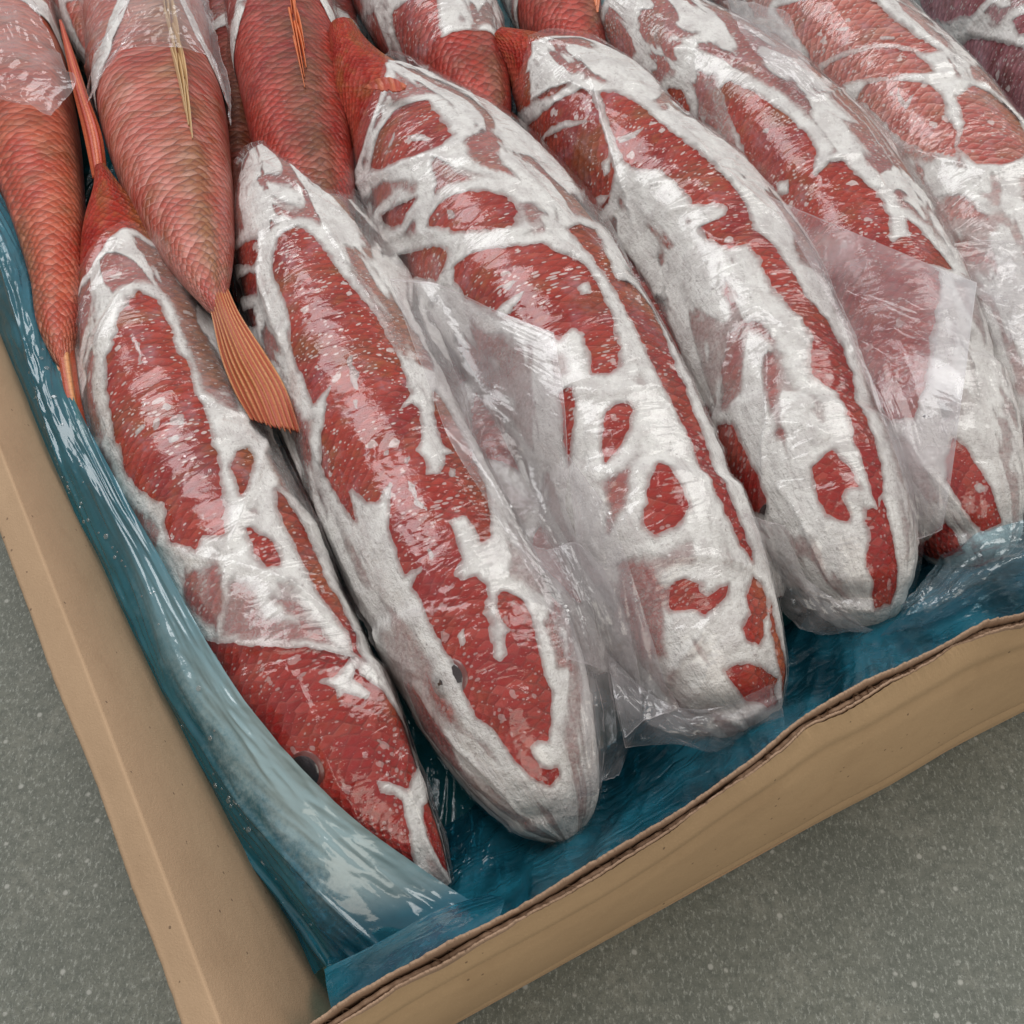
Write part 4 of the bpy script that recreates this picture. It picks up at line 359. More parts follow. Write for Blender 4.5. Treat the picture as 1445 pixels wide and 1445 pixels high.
def film_material(name, tint, haze, hazecol, gloss=1.0, rough=.10, crease=1.0, frosty=None, scale=1.0, rim=0.0, even=0.0, an=(1.0, 1.9, 1), ice_col=(.50, .62, .62)):
    """thin plastic film: see-through, glossy by Fresnel, with a milky share"""
    t = NT(name); tc = t.n('TexCoord'); pos = tc.outputs['Object']; sv = t.attr('surf').outputs['Vector']
    w = t.noise(t.scale(sv, an), 38 * scale, 3, .55, .9, 'RIDGED_MULTIFRACTAL')
    w2 = t.noise(t.scale(sv, (2.3, .9, 1)), 60 * scale, 2, .5, 1.4, 'RIDGED_MULTIFRACTAL')
    n2 = t.noise(pos, 240, 3, .6)
    nb = t.bump(t.math('ADD', w, t.math('MULTIPLY', w2, .6)), .0035 * crease, .55)
    nb = t.bump(n2, .0012, .35 * crease, nb)
    vd = t.n('VectorMath', operation='DOT_PRODUCT'); t.put(vd.inputs[0], nb); t.put(vd.inputs[1], t.n('NewGeometry').outputs['Incoming'])
    fr = t.math('ADD', t.math('MULTIPLY', t.math('POWER', t.math('SUBTRACT', 1.0, t.math('ABSOLUTE', vd.outputs['Value']), clamp=True), 5.0), .95), .05)
    gl = t.n('BsdfGlossy', {'Color': (1, 1, 1, 1), 'Roughness': rough, 'Normal': nb})
    df = t.n('BsdfDiffuse', {'Color': c4(*hazecol), 'Normal': nb}); tl = t.n('BsdfTranslucent', {'Color': c4(*hazecol), 'Normal': nb})
    dd = t.n('MixShader', {0: .45, 1: df, 2: tl})
    tr = t.n('BsdfTransparent', {'Color': c4(*tint)})
    hz = t.math('MULTIPLY', t.ramp(t.noise(pos, 26, 4, .6), .3, .75, .35 + .55 * even, 1.7 - .6 * even), haze)
    hz = t.math('ADD', hz, t.ramp(w, 1.1, 1.7, 0, .20 * crease))
    if rim:
        gx = t.n('SeparateXYZ', {0: t.attr('grid').outputs['Vector']})
        e = None
        for q in (gx.outputs[0], gx.outputs[1]):
            d = t.math('SUBTRACT', .5, t.math('ABSOLUTE', t.math('SUBTRACT', q, .5)))
            e = d if e is None else t.math('MINIMUM', e, d)
        hz = t.math('MAXIMUM', hz, t.ramp(e, .002, .012, rim, 0))  # whiter border painted in for the light a cut film edge catches
    if frosty is not None: ice_f = frosty(t, sv, pos, 0.0)
    hz = t.math('MINIMUM', hz, 0.97)
    base = t.n('MixShader', {0: hz, 1: tr, 2: dd})
    if frosty is not None:
        pale = t.n('BsdfDiffuse', {'Color': c4(*ice_col), 'Normal': nb})
        base = t.n('MixShader', {0: t.math('MULTIPLY', ice_f, .62), 1: base, 2: pale})
    m = t.n('MixShader', {0: t.math('MULTIPLY', fr, gloss, clamp=True), 1: base, 2: gl})
    return t.done(m)

def fin_material(name, base, light):
    t = NT(name); sv = t.attr('surf').outputs['Vector']; sep = t.n('SeparateXYZ', {0: sv})
    ray = t.math('SINE', t.math('MULTIPLY', sep.outputs[1], 6.2832 * 11))
    n = t.noise(t.scale(sv, (40, 9, 1)), 3, 3)
    col = t.mix(t.ramp(ray, -.6, .9), c4(*base), c4(*light))
    col = t.mix(t.ramp(n, .45, .75, 0, .6), col, c4(base[0] * .6, base[1] * .35, base[2] * .3))
    col = t.mix(t.ramp(sep.outputs[0], .7, 1.0, 0, .5), col, c4(.42, .06, .03))
    p = t.n('BsdfPrincipled', {'Base Color': col, 'Roughness': .42, 'Coat Weight': .3, 'Coat Roughness': .2, 'Normal': t.bump(t.math('ADD', ray, t.math('MULTIPLY', n, .8)), .0012, .6)})
    return t.done(p)

def card_material(name, col, dark, corr=0.0):
    t = NT(name); tc = t.n('TexCoord'); pos = tc.outputs['Object']
    n1 = t.noise(pos, 9, 4, .6); n2 = t.noise(pos, 260, 4, .7); n3 = t.noise(t.scale(pos, (1, 1, .6)), 1100, 2, .6)
    c = t.mix(t.ramp(n1, .3, .75, 0, .6), c4(*col), c4(*dark))
    c = t.mix(t.ramp(t.noise(pos, 30, 5, .65), .5, .72, 0, .22), c, c4(dark[0] * .82, dark[1] * .78, dark[2] * .74))
    c = t.mix(t.ramp(n2, .45, .8, 0, .28), c, c4(*dark))
    c = t.mix(t.ramp(n3, .62, .75, 0, .35), c, c4(min(1, col[0] * 1.25), min(1, col[1] * 1.25), min(1, col[2] * 1.25)))
    sp = t.n('TexVoronoi', {'Vector': pos, 'Scale': 170.0}); r = t.n('SeparateColor', {0: sp.outputs['Color']}).outputs[0]
    dot = t.math('MULTIPLY', t.math('LESS_THAN', sp.outputs['Distance'], .12), t.math('GREATER_THAN', r, .86))
    c = t.mix(t.math('MULTIPLY', dot, .6), c, c4(.07, .045, .03))
    nb = t.bump(t.math('ADD', n2, n3), .0006, .35)
    nb = t.bump(n1, .01, .25, nb)
    p = t.n('BsdfPrincipled', {'Base Color': c, 'Roughness': .85, 'Specular IOR Level': .25, 'Normal': nb})
    return t.done(p)

def floor_material():
    t = NT('grey_stone'); tc = t.n('TexCoord'); pos = tc.outputs['Object']
    n1 = t.noise(pos, 7, 3, .55); n2 = t.noise(pos, 170, 5, .75); n3 = t.noise(t.scale(pos, (1, .5, 1)), 560, 4, .75, .15); n4 = t.noise(pos, 900, 3, .7)
    c = t.mix(t.ramp(n1, .3, .7), c4(.140, .150, .128), c4(.172, .178, .146))
    c = t.mix(t.ramp(t.noise(pos, 26, 4, .65), .45, .7, 0, .55), c, c4(.25, .25, .21))
    c = t.mix(t.ramp(n2, .40, .66, 0, .8), c, c4(.105, .114, .095))
    c = t.mix(t.ramp(n3, .50, .68, 0, .9), c, c4(.33, .342, .305))
    c = t.mix(t.ramp(n4, .52, .68, 0, .75), c, c4(.09, .092, .085))
    sp = t.n('TexVoronoi', {'Vector': pos, 'Scale': 130.0}); r = t.n('SeparateColor', {0: sp.outputs['Color']}).outputs[0]
    d = t.math('ADD', sp.outputs['Distance'], t.math('MULTIPLY', t.math('SUBTRACT', n3, .5), .35))
    dot = t.math('MULTIPLY', t.ramp(d, .10, .24, 1, 0), t.math('GREATER_THAN', r, .80))
    c = t.mix(t.math('MULTIPLY', dot, .7), c, c4(.46, .46, .42))
    p = t.n('BsdfPrincipled', {'Base Color': c, 'Roughness': .6, 'Specular IOR Level': .35, 'Normal': t.bump(t.math('ADD', n2, n3), .0012, .35)})
    return t.done(p)

def plain(name, col, rough=.5, coat=0.0):
    t = NT(name); p = t.n('BsdfPrincipled', {'Base Color': c4(*col), 'Roughness': rough, 'Coat Weight': coat, 'Coat Roughness': .05}); return t.done(p)

def liner_frost(t, sv, pos, hz):
    """ice caked under the roll of film, on the side that touches the fish"""
    b = t.n('SeparateXYZ', {0: t.attr('grid').outputs['Vector']})
    e = t.math('ADD', b.outputs[1], t.math('MULTIPLY', t.math('SUBTRACT', t.noise(pos, 38, 5, .7), .5), .30))
    e = t.math('ADD', e, t.math('MULTIPLY', t.math('SUBTRACT', t.noise(pos, 420, 3, .7), .5), .16))
    ice = t.math('MULTIPLY', t.ramp(e, .60, .82, 0, .80), t.ramp(b.outputs[0], .38, .68, .06, 1.0))
    ice = t.math('MULTIPLY', ice, t.ramp(b.outputs[0], .86, .95, 1, .0))
    return t.math('MAXIMUM', hz, ice)

def edge_milk(t, sv, pos, hz):
    """film that is doubled and cloudy towards its free edge"""
    b = t.n('SeparateXYZ', {0: t.attr('grid').outputs['Vector']})
    e = t.math('ADD', b.outputs[1], t.math('MULTIPLY', t.math('SUBTRACT', t.noise(t.scale(pos, (2.2, .8, 1)), 24, 4, .6), .5), .9))
    return t.math('MULTIPLY', t.ramp(e, .60, 1.25, 0, .55), 1.0)
M = {}
RED = dict(flank=(.38, .034, .018), dark=(.26, .010, .008), belly=(.48, .095, .060), olive=(.31, .105, .030))
M['fish_red'] = fish_material('red_fish_skin', scales=.0052, seed=1, **RED)
M['fish_deep'] = fish_material('deep_red_fish_skin', flank=(.38, .036, .022), dark=(.25, .012, .010), belly=(.48, .11, .08), olive=(.17, .055, .022), scales=.0060, seed=2, rimb=.4)
M['fish_pink'] = fish_material('pink_fish_skin', flank=(.48, .115, .080), dark=(.40, .048, .032), belly=(.64, .35, .30), olive=(.31, .125, .055), scales=.0060, seed=3, coat=.08, rimb=.6)
M['fish_orange'] = fish_material('orange_fish_skin', flank=(.46, .075, .030), dark=(.40, .034, .016), belly=(.58, .19, .11), olive=(.25, .085, .030), scales=.0060, seed=4, coat=.08, rimb=.45)
M['fish_purple'] = fish_material('purple_fish_skin', flank=(.30, .050, .060), dark=(.19, .018, .022), belly=(.50, .24, .27), olive=(.20, .060, .045), scales=.0052, seed=5)
M['frost'] = frost_material()
M['film'] = film_material('clear_film', (.985, .98, .98), .022, (.80, .76, .77), gloss=.85, rough=.095, crease=.65)
M['flap'] = film_material('loose_clear_film', (.95, .945, .95), .22, (.80, .755, .765), gloss=.9, rough=.10, crease=.7, rim=.4, scale=.7)
M['flap_milky'] = film_material('cloudy_clear_film', (.95, .935, .945), .24, (.78, .73, .75), gloss=.8, rough=.10, crease=.45, rim=.35, scale=.45, frosty=edge_milk, ice_col=(.74, .76, .79))
M['liner'] = film_material('blue_film', (.13, .48, .60), .42, (.030, .26, .37), gloss=1.1, rough=.11, crease=1.1, scale=.6, an=(3.2, .40, 1))
def _roll(): return film_material('iced_blue_film', (.14, .50, .64), .46, (.05, .32, .44), gloss=1.2, rough=.10, crease=.32, frosty=liner_frost, scale=.5, even=.8, an=(.25, 3.2, 1))
M['roll'] = _roll()
M['tent'] = film_material('pale_blue_film', (.62, .80, .86), .16, (.36, .60, .70), gloss=1.4, rough=.12, crease=1.2)
M['tail'] = fin_material('orange_fin', (.40, .060, .016), (.62, .27, .10))
M['tail_red'] = fin_material('red_fin', (.44, .055, .025), (.55, .13, .05))
M['card'] = card_material('brown_cardboard', (.53, .355, .20), (.42, .275, .155))
M['card_in'] = card_material('brown_cardboard_inside', (.45, .305, .19), (.37, .245, .15))
M['torn'] = card_material('torn_cardboard_core', (.37, .245, .165), (.24, .15, .10))
M['floor'] = floor_material()
M['straw'] = plain('straw_spine', (.52, .34, .17), .45, .3)
M['orange'] = plain('orange_spine', (.60, .17, .06), .45, .3)
M['eye'] = plain('dark_eye', (.02, .008, .008), .15, .6)
M['iris'] = plain('eye_ring', (.13, .022, .014), .35, .4)
M['drop'] = film_material('water_bead', (.97, .97, .97), .12, (.85, .85, .85), gloss=2.5, rough=.05, crease=0.0)

# ---------------------------------------------------------------- mesh builders
def link(name, me, mat, parent=None):
    o = bpy.data.objects.new(name, me); COL.objects.link(o)
    if mat is not None: me.materials.append(mat)
    if parent is not None: o.parent = parent; o.matrix_parent_inverse = parent.matrix_basis.inverted()
    return o
def mesh(V, faces, attrs=None, smooth_=True):
    V = np.asarray(V, np.float32); Fc = np.asarray(faces, np.int32); k = Fc.shape[1]
    me = bpy.data.meshes.new("mesh"); me.vertices.add(len(V)); me.vertices.foreach_set('co', V.ravel())
    me.loops.add(Fc.size); me.loops.foreach_set('vertex_index', Fc.ravel())
    me.polygons.add(len(Fc)); me.polygons.foreach_set('loop_start', np.arange(0, Fc.size, k, dtype=np.int32))
    for nm, arr in (attrs or {}).items():
        arr = np.asarray(arr, np.float32)
        a = me.attributes.new(nm, 'FLOAT' if arr.ndim == 1 else 'FLOAT_VECTOR', 'POINT')
        a.data.foreach_set('value' if arr.ndim == 1 else 'vector', arr.ravel())
    me.update(calc_edges=True); me.validate()
    if smooth_: me.polygons.foreach_set('use_smooth', np.ones(len(me.polygons), bool))
    return me
def quads(nr, nc, wrap=False):
    i = np.arange(nr * nc).reshape(nr, nc)
    if wrap: i = np.concatenate([i, i[:, :1]], 1)
    return np.stack([i[:-1, :-1], i[1:, :-1], i[1:, 1:], i[:-1, 1:]], -1).reshape(-1, 4)
def empty(name, loc, label, cat, group=None):
    o = bpy.data.objects.new(name, None); COL.objects.link(o); o.location = loc; o.empty_display_size = .02
    o['label'] = label; o['category'] = cat
    if group: o['group'] = group
    bpy.context.view_layer.update()
    return o
def grid_attr(nr, nc):
    a, b = np.meshgrid(np.linspace(0, 1, nr), np.linspace(0, 1, nc), indexing='ij'); return np.stack([a.ravel(), b.ravel(), 0 * a.ravel()], 1)
def film_sheet(name, key, mat, parent, ragged=0.0):
    s = SHEETS[key]; G, uv = sheet(s['ctrl'], s['nr'], s['nc'], s['amp'], s.get('freq', (40, 40)), s['seed'], s.get('fine', 0))
    nr, nc = s['nr'], s['nc']
    if key == 'liner_roll':                                   # the long welded seam
        v = np.linspace(0, 1, nc)[None, :, None]; u = np.linspace(0, 1, nr)[:, None, None]
        n = np.cross(np.gradient(G, axis=0), np.gradient(G, axis=1)); n /= np.linalg.norm(n, axis=2)[..., None]; n *= np.sign(n[..., 2].mean())
        G = G + n * (.0032 * np.exp(-((v - .40 - .05 * np.sin(u * 5)) / .018) ** 2) + .0016 * np.exp(-((v - .62 - .06 * np.sin(u * 7 + 1)) / .014) ** 2))
    o = link(name, mesh(G.reshape(-1, 3), quads(nr, nc), {'surf': uv.reshape(-1, 3) + s['seed'], 'grid': grid_attr(nr, nc)}), mat, parent)
    return o, G
def clip(V, tri, sd, attrs):
    """keep the part of triangles where sd > 0, cutting along the zero line"""
    s = sd[tri] > 0; n = s.sum(1); out = [tri[n == 3]]; newV = [V]; newA = {k: [a] for k, a in attrs.items()}; base = len(V)
    def cutpts(i, j):
        nonlocal base
        t = sd[i] / (sd[i] - sd[j]); newV.append(V[i] + (V[j] - V[i]) * t[:, None])
        for k, a in attrs.items():
            tt = t[:, None] if a.ndim > 1 else t
            newA[k].append(a[i] + (a[j] - a[i]) * tt)
        r = np.arange(base, base + len(i)); base += len(i); return r
    for r in range(3):
        q = np.roll(tri, -r, 1); sq = np.roll(s, -r, 1)
        m = (n == 1) & sq[:, 0]
        if m.any():
            a, b, c = q[m].T; out.append(np.stack([a, cutpts(a, b), cutpts(a, c)], 1))
        m = (n == 2) & ~sq[:, 0]
        if m.any():
            a, b, c = q[m].T; ab = cutpts(b, a); ac = cutpts(c, a)
            out.append(np.stack([ab, b, c], 1)); out.append(np.stack([ab, c, ac], 1))
    return np.concatenate(newV), np.concatenate(out), {k: np.concatenate(v) for k, v in newA.items()}
def compact(V, tri, attrs):
    used = np.unique(tri); m = np.zeros(len(V), np.int64); m[used] = np.arange(len(used))
    return V[used], m[tri], {k: a[used] for k, a in attrs.items()}

# ---------------------------------------------------------------- floor
fl = mesh([(-6, -6, 0), (6, -6, 0), (6, 6, 0), (-6, 6, 0)], [(0, 1, 2, 3)], smooth_=False)
floor_o = link('floor', fl, M['floor']); floor_o['kind'] = 'structure'

# ---------------------------------------------------------------- cardboard box
def resample(poly, n):
    p = np.array(poly, float); s = np.concatenate([[0], np.cumsum(np.linalg.norm(np.diff(p, axis=0), axis=1))])
    x = np.linspace(0, s[-1], n); return np.stack([np.interp(x, s, p[:, i]) for i in range(3)], 1), x
box = empty('cardboard_box', (-.1, .1, 0), 'open brown cardboard box with a torn front rim, full of frozen fish', 'box')
# left wall: rolled cardboard, sloping rim, then the inner face
cr = np.array(BOX['crease']); lip = np.array(BOX['lip'])
dirw = cr[0] - cr[3]; dirw[2] = 0; dirw /= np.linalg.norm(dirw)
cr = np.concatenate([[cr[0] + dirw * d for d in (.75, .4, .2)], cr]); lip = np.concatenate([[lip[0] + dirw * d for d in (.75, .4, .2)], lip])
C_, xs = resample(cr, 260); L_, _ = resample(lip, 260)
inn = np.array([dirw[1], -dirw[0], 0])
if inn[0] < 0: inn = -inn
rows_ = []
wob = noise(np.stack([xs * 14, 0 * xs, 0 * xs], 1), 2) * .0012
edge_n = noise(np.stack([xs * 160, 0 * xs, 0 * xs + 3], 1), 5) * .00035
zero = np.zeros(260)
def rowp(base, din, z): 
    r = base + inn[None] * np.asarray(din)[:, None]; r[:, 2] = z; return r
rows_.append(rowp(L_, zero - .0005, .0015)); rows_.append(rowp(L_, zero + wob - .0005, L_[:, 2] - .05)); rows_.append(rowp(L_, zero + wob + edge_n - .0008, L_[:, 2] - .0035))
rows_.append(rowp(L_, wob + edge_n, L_[:, 2] - .0006)); rows_.append(rowp(L_, wob + .0012 + edge_n, L_[:, 2]))
mid = (L_ + C_) / 2
rows_.append(rowp(L_, wob + .003 + edge_n, L_[:, 2] + .0009)); rows_.append(rowp(mid, wob, mid[:, 2] + .0006))
rows_.append(rowp(C_, zero - .0014, C_[:, 2] - .0004)); rows_.append(rowp(C_, zero - .0004, C_[:, 2] + .0003)); rows_.append(rowp(C_, zero + .0003, C_[:, 2] + .0003)); rows_.append(rowp(C_, zero + .0011, C_[:, 2] - .0010))
for k in range(1, 11):
    q = k / 10; rows_.append(rowp(C_, zero + .0016 + .036 * q + .003 * math.sin(q * 3.1), C_[:, 2] * (1 - q) + .004 * q))
W_ = np.stack(rows_, 1)
link('side_wall', mesh(W_.reshape(-1, 3), quads(260, W_.shape[1])), M['card_in'], box)
# front wall: outer paper, crushed fluting, inner paper
NF = 1300
oe, xo = resample(BOX['outer_edge'], NF); ie, _ = resample(BOX['inner_edge'], NF); bt, _ = resample(BOX['bottom'], NF)
nx = np.stack([xo * 90, 0 * xo, 0 * xo], 1)
def ragged(seed, a): return (noise(nx * .45, seed) * 1.0 + noise(nx * 2.6, seed + 1) * .7 + noise(nx * 7, seed + 2) * .45 + noise(nx * 17, seed + 5) * .25) * a
top = oe.copy(); top[:, 2] += ragged(3, .0022) - .001
out_n = np.cross(oe[-1] - oe[0], (0, 0, 1.0)); out_n /= np.linalg.norm(out_n)
if out_n[1] > 0: out_n = -out_n
prof = []
NZ = 28
def soft(line, w):
    k = np.hanning(w); k /= k.sum(); p = np.pad(line, ((w // 2, w // 2), (0, 0)), mode='reflect', reflect_type='odd')
    return np.stack([np.convolve(p[:, i], k, 'valid')[:len(line)] for i in range(3)], 1)
stop, sbt = soft(oe, 121), soft(bt, 81)
for k in range(NZ):
    q = k / (NZ - 1); m_ = float(smooth(.95, 1.0, np.array([q]))[0]); r = (sbt + (bt - sbt) * max(0, 1 - q * 8)) * (1 - q) + (stop * (1 - m_) + top * m_) * q
    b = .006 * math.sin(math.pi * q) - .0022 * math.exp(-((q - .80) / .03) ** 2) + .0016 * math.exp(-((q - .87) / .05) ** 2) - .0030 * math.exp(-((q - .17) / .03) ** 2) * 1.0
    dent = (noise(np.stack([xo * 9, 0 * xo + q * 2.2, 0 * xo], 1), 7) * .0014 + noise(np.stack([xo * 26, 0 * xo + q * 3, 0 * xo], 1), 8) * .0003)
    prof.append(r + out_n[None] * (b + dent)[:, None])
prof[0][:, 2] = .0012 + .0008 * np.abs(noise(nx, 9))
OUT = np.stack(prof, 1)
fw = empty('unused', (0, 0, 0), '', ''); bpy.data.objects.remove(fw)
front = link('front_wall', mesh(OUT.reshape(-1, 3), quads(NF, NZ)), M['card'], box)
def strip(name, line_top, depth, thick, mat, parent, seed, amp, n=NF, lean=0.0):
    """paper ply with real thickness whose top edge is torn"""
    t0 = line_top.copy(); t0[:, 2] += ragged(seed, amp)
    r = []
    for off, dz in ((0, -depth), (0, -.003), (0, 0), (-thick, 0.0002), (-thick, -.003), (-thick, -depth)):
        p = t0 + out_n[None] * (off + lean * dz); p[:, 2] += dz
        p += out_n[None] * (noise(nx * .5 + 4, seed + 3) * .0006)[:, None]; r.append(p)
    G = np.stack(r, 1); return link(name, mesh(G.reshape(-1, 3), quads(n, len(r))), mat, parent)
strip('outer_paper', top + np.array([0, 0, .0002]), .030, .0009, M['torn'], front, 3, 0.0)
strip('inner_paper', ie, .118, .0012, M['torn'], front, 21, .0024)
# fluting between the papers: a real wave
ph = xo * 2 * math.pi / .0075
wav = (np.sin(ph) * .5 + .5)
ft = oe * (1 - wav[:, None]) + ie * wav[:, None]; ft = ft + (ie - oe) * 0.0; ft[:, 2] = np.minimum(oe[:, 2], ie[:, 2]) - .0035 + noise(nx * .8, 31) * .0022
r = [ft + np.array([0, 0, d]) for d in (-.03, -.006, 0)]
G = np.stack(r, 1); link('fluting', mesh(G.reshape(-1, 3), quads(NF, 3)), M['torn'], front)
ft2 = oe * .45 + ie * .55; ft2[:, 2] = .1265 + noise(nx * .5, 41) * .0028 + noise(nx * 3, 42) * .0012
r = [ft2 + np.array([0, 0, d]) + out_n * o for o, d in ((-.0008, -.02), (-.0008, 0), (.0010, .0002), (.0010, -.02))]
G = np.stack(r, 1); link('crushed_core', mesh(G.reshape(-1, 3), quads(NF, 4)), M['torn'], front)
# walls and base outside the picture
e0 = BOX['inner_edge'][-1]; far = np.array(cr[0]) + inn * .004; far[2] = .128
frv = np.array(BOX['bottom'][-1]) - np.array(BOX['bottom'][0]); frv[2] = 0; ln = np.linalg.norm(frv); frv /= ln
corner = far + frv * 1.25; near = np.array(oe[-1]) + frv * .02
def wall(name, a, b):
    a = np.array(a); b = np.array(b); d = (b - a); d[2] = 0; d /= np.linalg.norm(d); n = np.array([-d[1], d[0], 0]) * .003
    V = []
    for p in (a, b):
        for s in (1, -1):
            for z in (.0015, .129): V.append((p[0] + n[0] * s, p[1] + n[1] * s, z))
    link(name, mesh(V, [(0, 1, 5, 4), (2, 6, 7, 3), (1, 3, 7, 5), (0, 4, 6, 2), (0, 2, 3, 1), (4, 5, 7, 6)], smooth_=False), M['card_in'], box)
wall('back_wall', far, corner); wall('side_wall', near, corner - frv * .004)
bl = np.array(BOX['bottom'][0]); 
ba = [(bt[0][0], bt[0][1]), (bt[-1][0], bt[-1][1]), (corner[0], corner[1]), (far[0], far[1])]
cx = sum(p[0] for p in ba) / 4; cy = sum(p[1] for p in ba) / 4
link('base', mesh([(cx + (p[0] - cx) * .995, cy + (p[1] - cy) * .995, .004) for p in ba], [(0, 1, 2, 3)], smooth_=False), M['card_in'], box)

# ---------------------------------------------------------------- water beads
def beads(G, n, parent, seed, r0=.0008, r1=.0022, line=False, box_=(0, 1, 0, 1)):
    rg = random.Random(seed); V = []; Fs = []; nr, nc = G.shape[:2]
    nrm = np.cross(np.gradient(G, axis=0), np.gradient(G, axis=1)); nrm /= np.maximum(np.linalg.norm(nrm, axis=2), 1e-12)[..., None]
    if nrm[..., 2].mean() < 0: nrm = -nrm
    cl = [(rg.uniform(box_[0], box_[1]), rg.uniform(box_[2], box_[3]), rg.uniform(-.12, .12)) for _ in range(max(2, n // 7))]
    for _ in range(n):
        c = rg.choice(cl); q = rg.uniform(-.08, .08)
        a = min(.97, max(.03, c[0] + q)); b = min(.97, max(.03, c[1] + q * c[2] * 8 + rg.gauss(0, .02)))
        i, j = int(a * (nr - 1)), int(b * (nc - 1)); p = G[i, j]; nn = nrm[i, j]
        r = r0 + (r1 - r0) * rg.random() ** 3
        u = np.cross(nn, (0.3, .8, .1)); u /= np.linalg.norm(u); v = np.cross(nn, u); k0 = len(V); K = 10
        prof_ = ((1.0, 0.0), (.97, .30), (.75, .50), (.35, .42))
        for rr, hh in prof_:
            for k in range(K):
                an = 2 * math.pi * k / K; V.append(p + (u * math.cos(an) + v * math.sin(an)) * r * rr + nn * (hh * r + .0002))
        V.append(p + nn * (.38 * r + .0002))
        for m in range(3):
            for k in range(K):
                a0 = k0 + m * K + k; a1 = k0 + m * K + (k + 1) % K; Fs += [(a0, a1, a1 + K), (a0, a1 + K, a0 + K)]
        for k in range(K): Fs.append((k0 + 3 * K + k, k0 + 3 * K + (k + 1) % K, len(V) - 1))
    o = link('water_bead', mesh(np.array(V), Fs), M['drop'], parent); o['kind'] = 'stuff'; return o

# ---------------------------------------------------------------- blue liner
liner = empty('plastic_liner', (-.05, .2, .004), 'translucent blue plastic liner between the cardboard walls and the fish', 'plastic liner')
o, G = film_sheet('liner_roll', 'liner_roll', M['roll'], liner); beads(G, 90, o, 7, r0=.0006, r1=.0017, box_=(.25, .98, .35, .85))
film_sheet('liner_sheet', 'liner_front', M['liner'], liner)
o, G = film_sheet('liner_corner_fold', 'liner_corner', M['liner'], liner)
o, G = film_sheet('liner_edge_fold', 'liner_tent', M['tent'], liner)
# sheet lying on the base under the whole catch
V = [(cx + (p[0] - cx) * .95, cy + (p[1] - cy) * .95) for p in ba]
nb_ = 60; gb = []
for i in range(nb_):
    for j in range(nb_):
        a, b = i / (nb_ - 1), j / (nb_ - 1)
        x = (V[0][0] * (1 - a) + V[1][0] * a) * (1 - b) + (V[3][0] * (1 - a) + V[2][0] * a) * b
        y = (V[0][1] * (1 - a) + V[1][1] * a) * (1 - b) + (V[3][1] * (1 - a) + V[2][1] * a) * b
        gb.append((x, y, .0065))
gb = np.array(gb); gb[:, 2] += (ridged(gb * 18, 5, 2) - .5) * .003
link('liner_base', mesh(gb, quads(nb_, nb_), {'surf': gb, 'grid': grid_attr(nb_, nb_)}), M['liner'], liner)

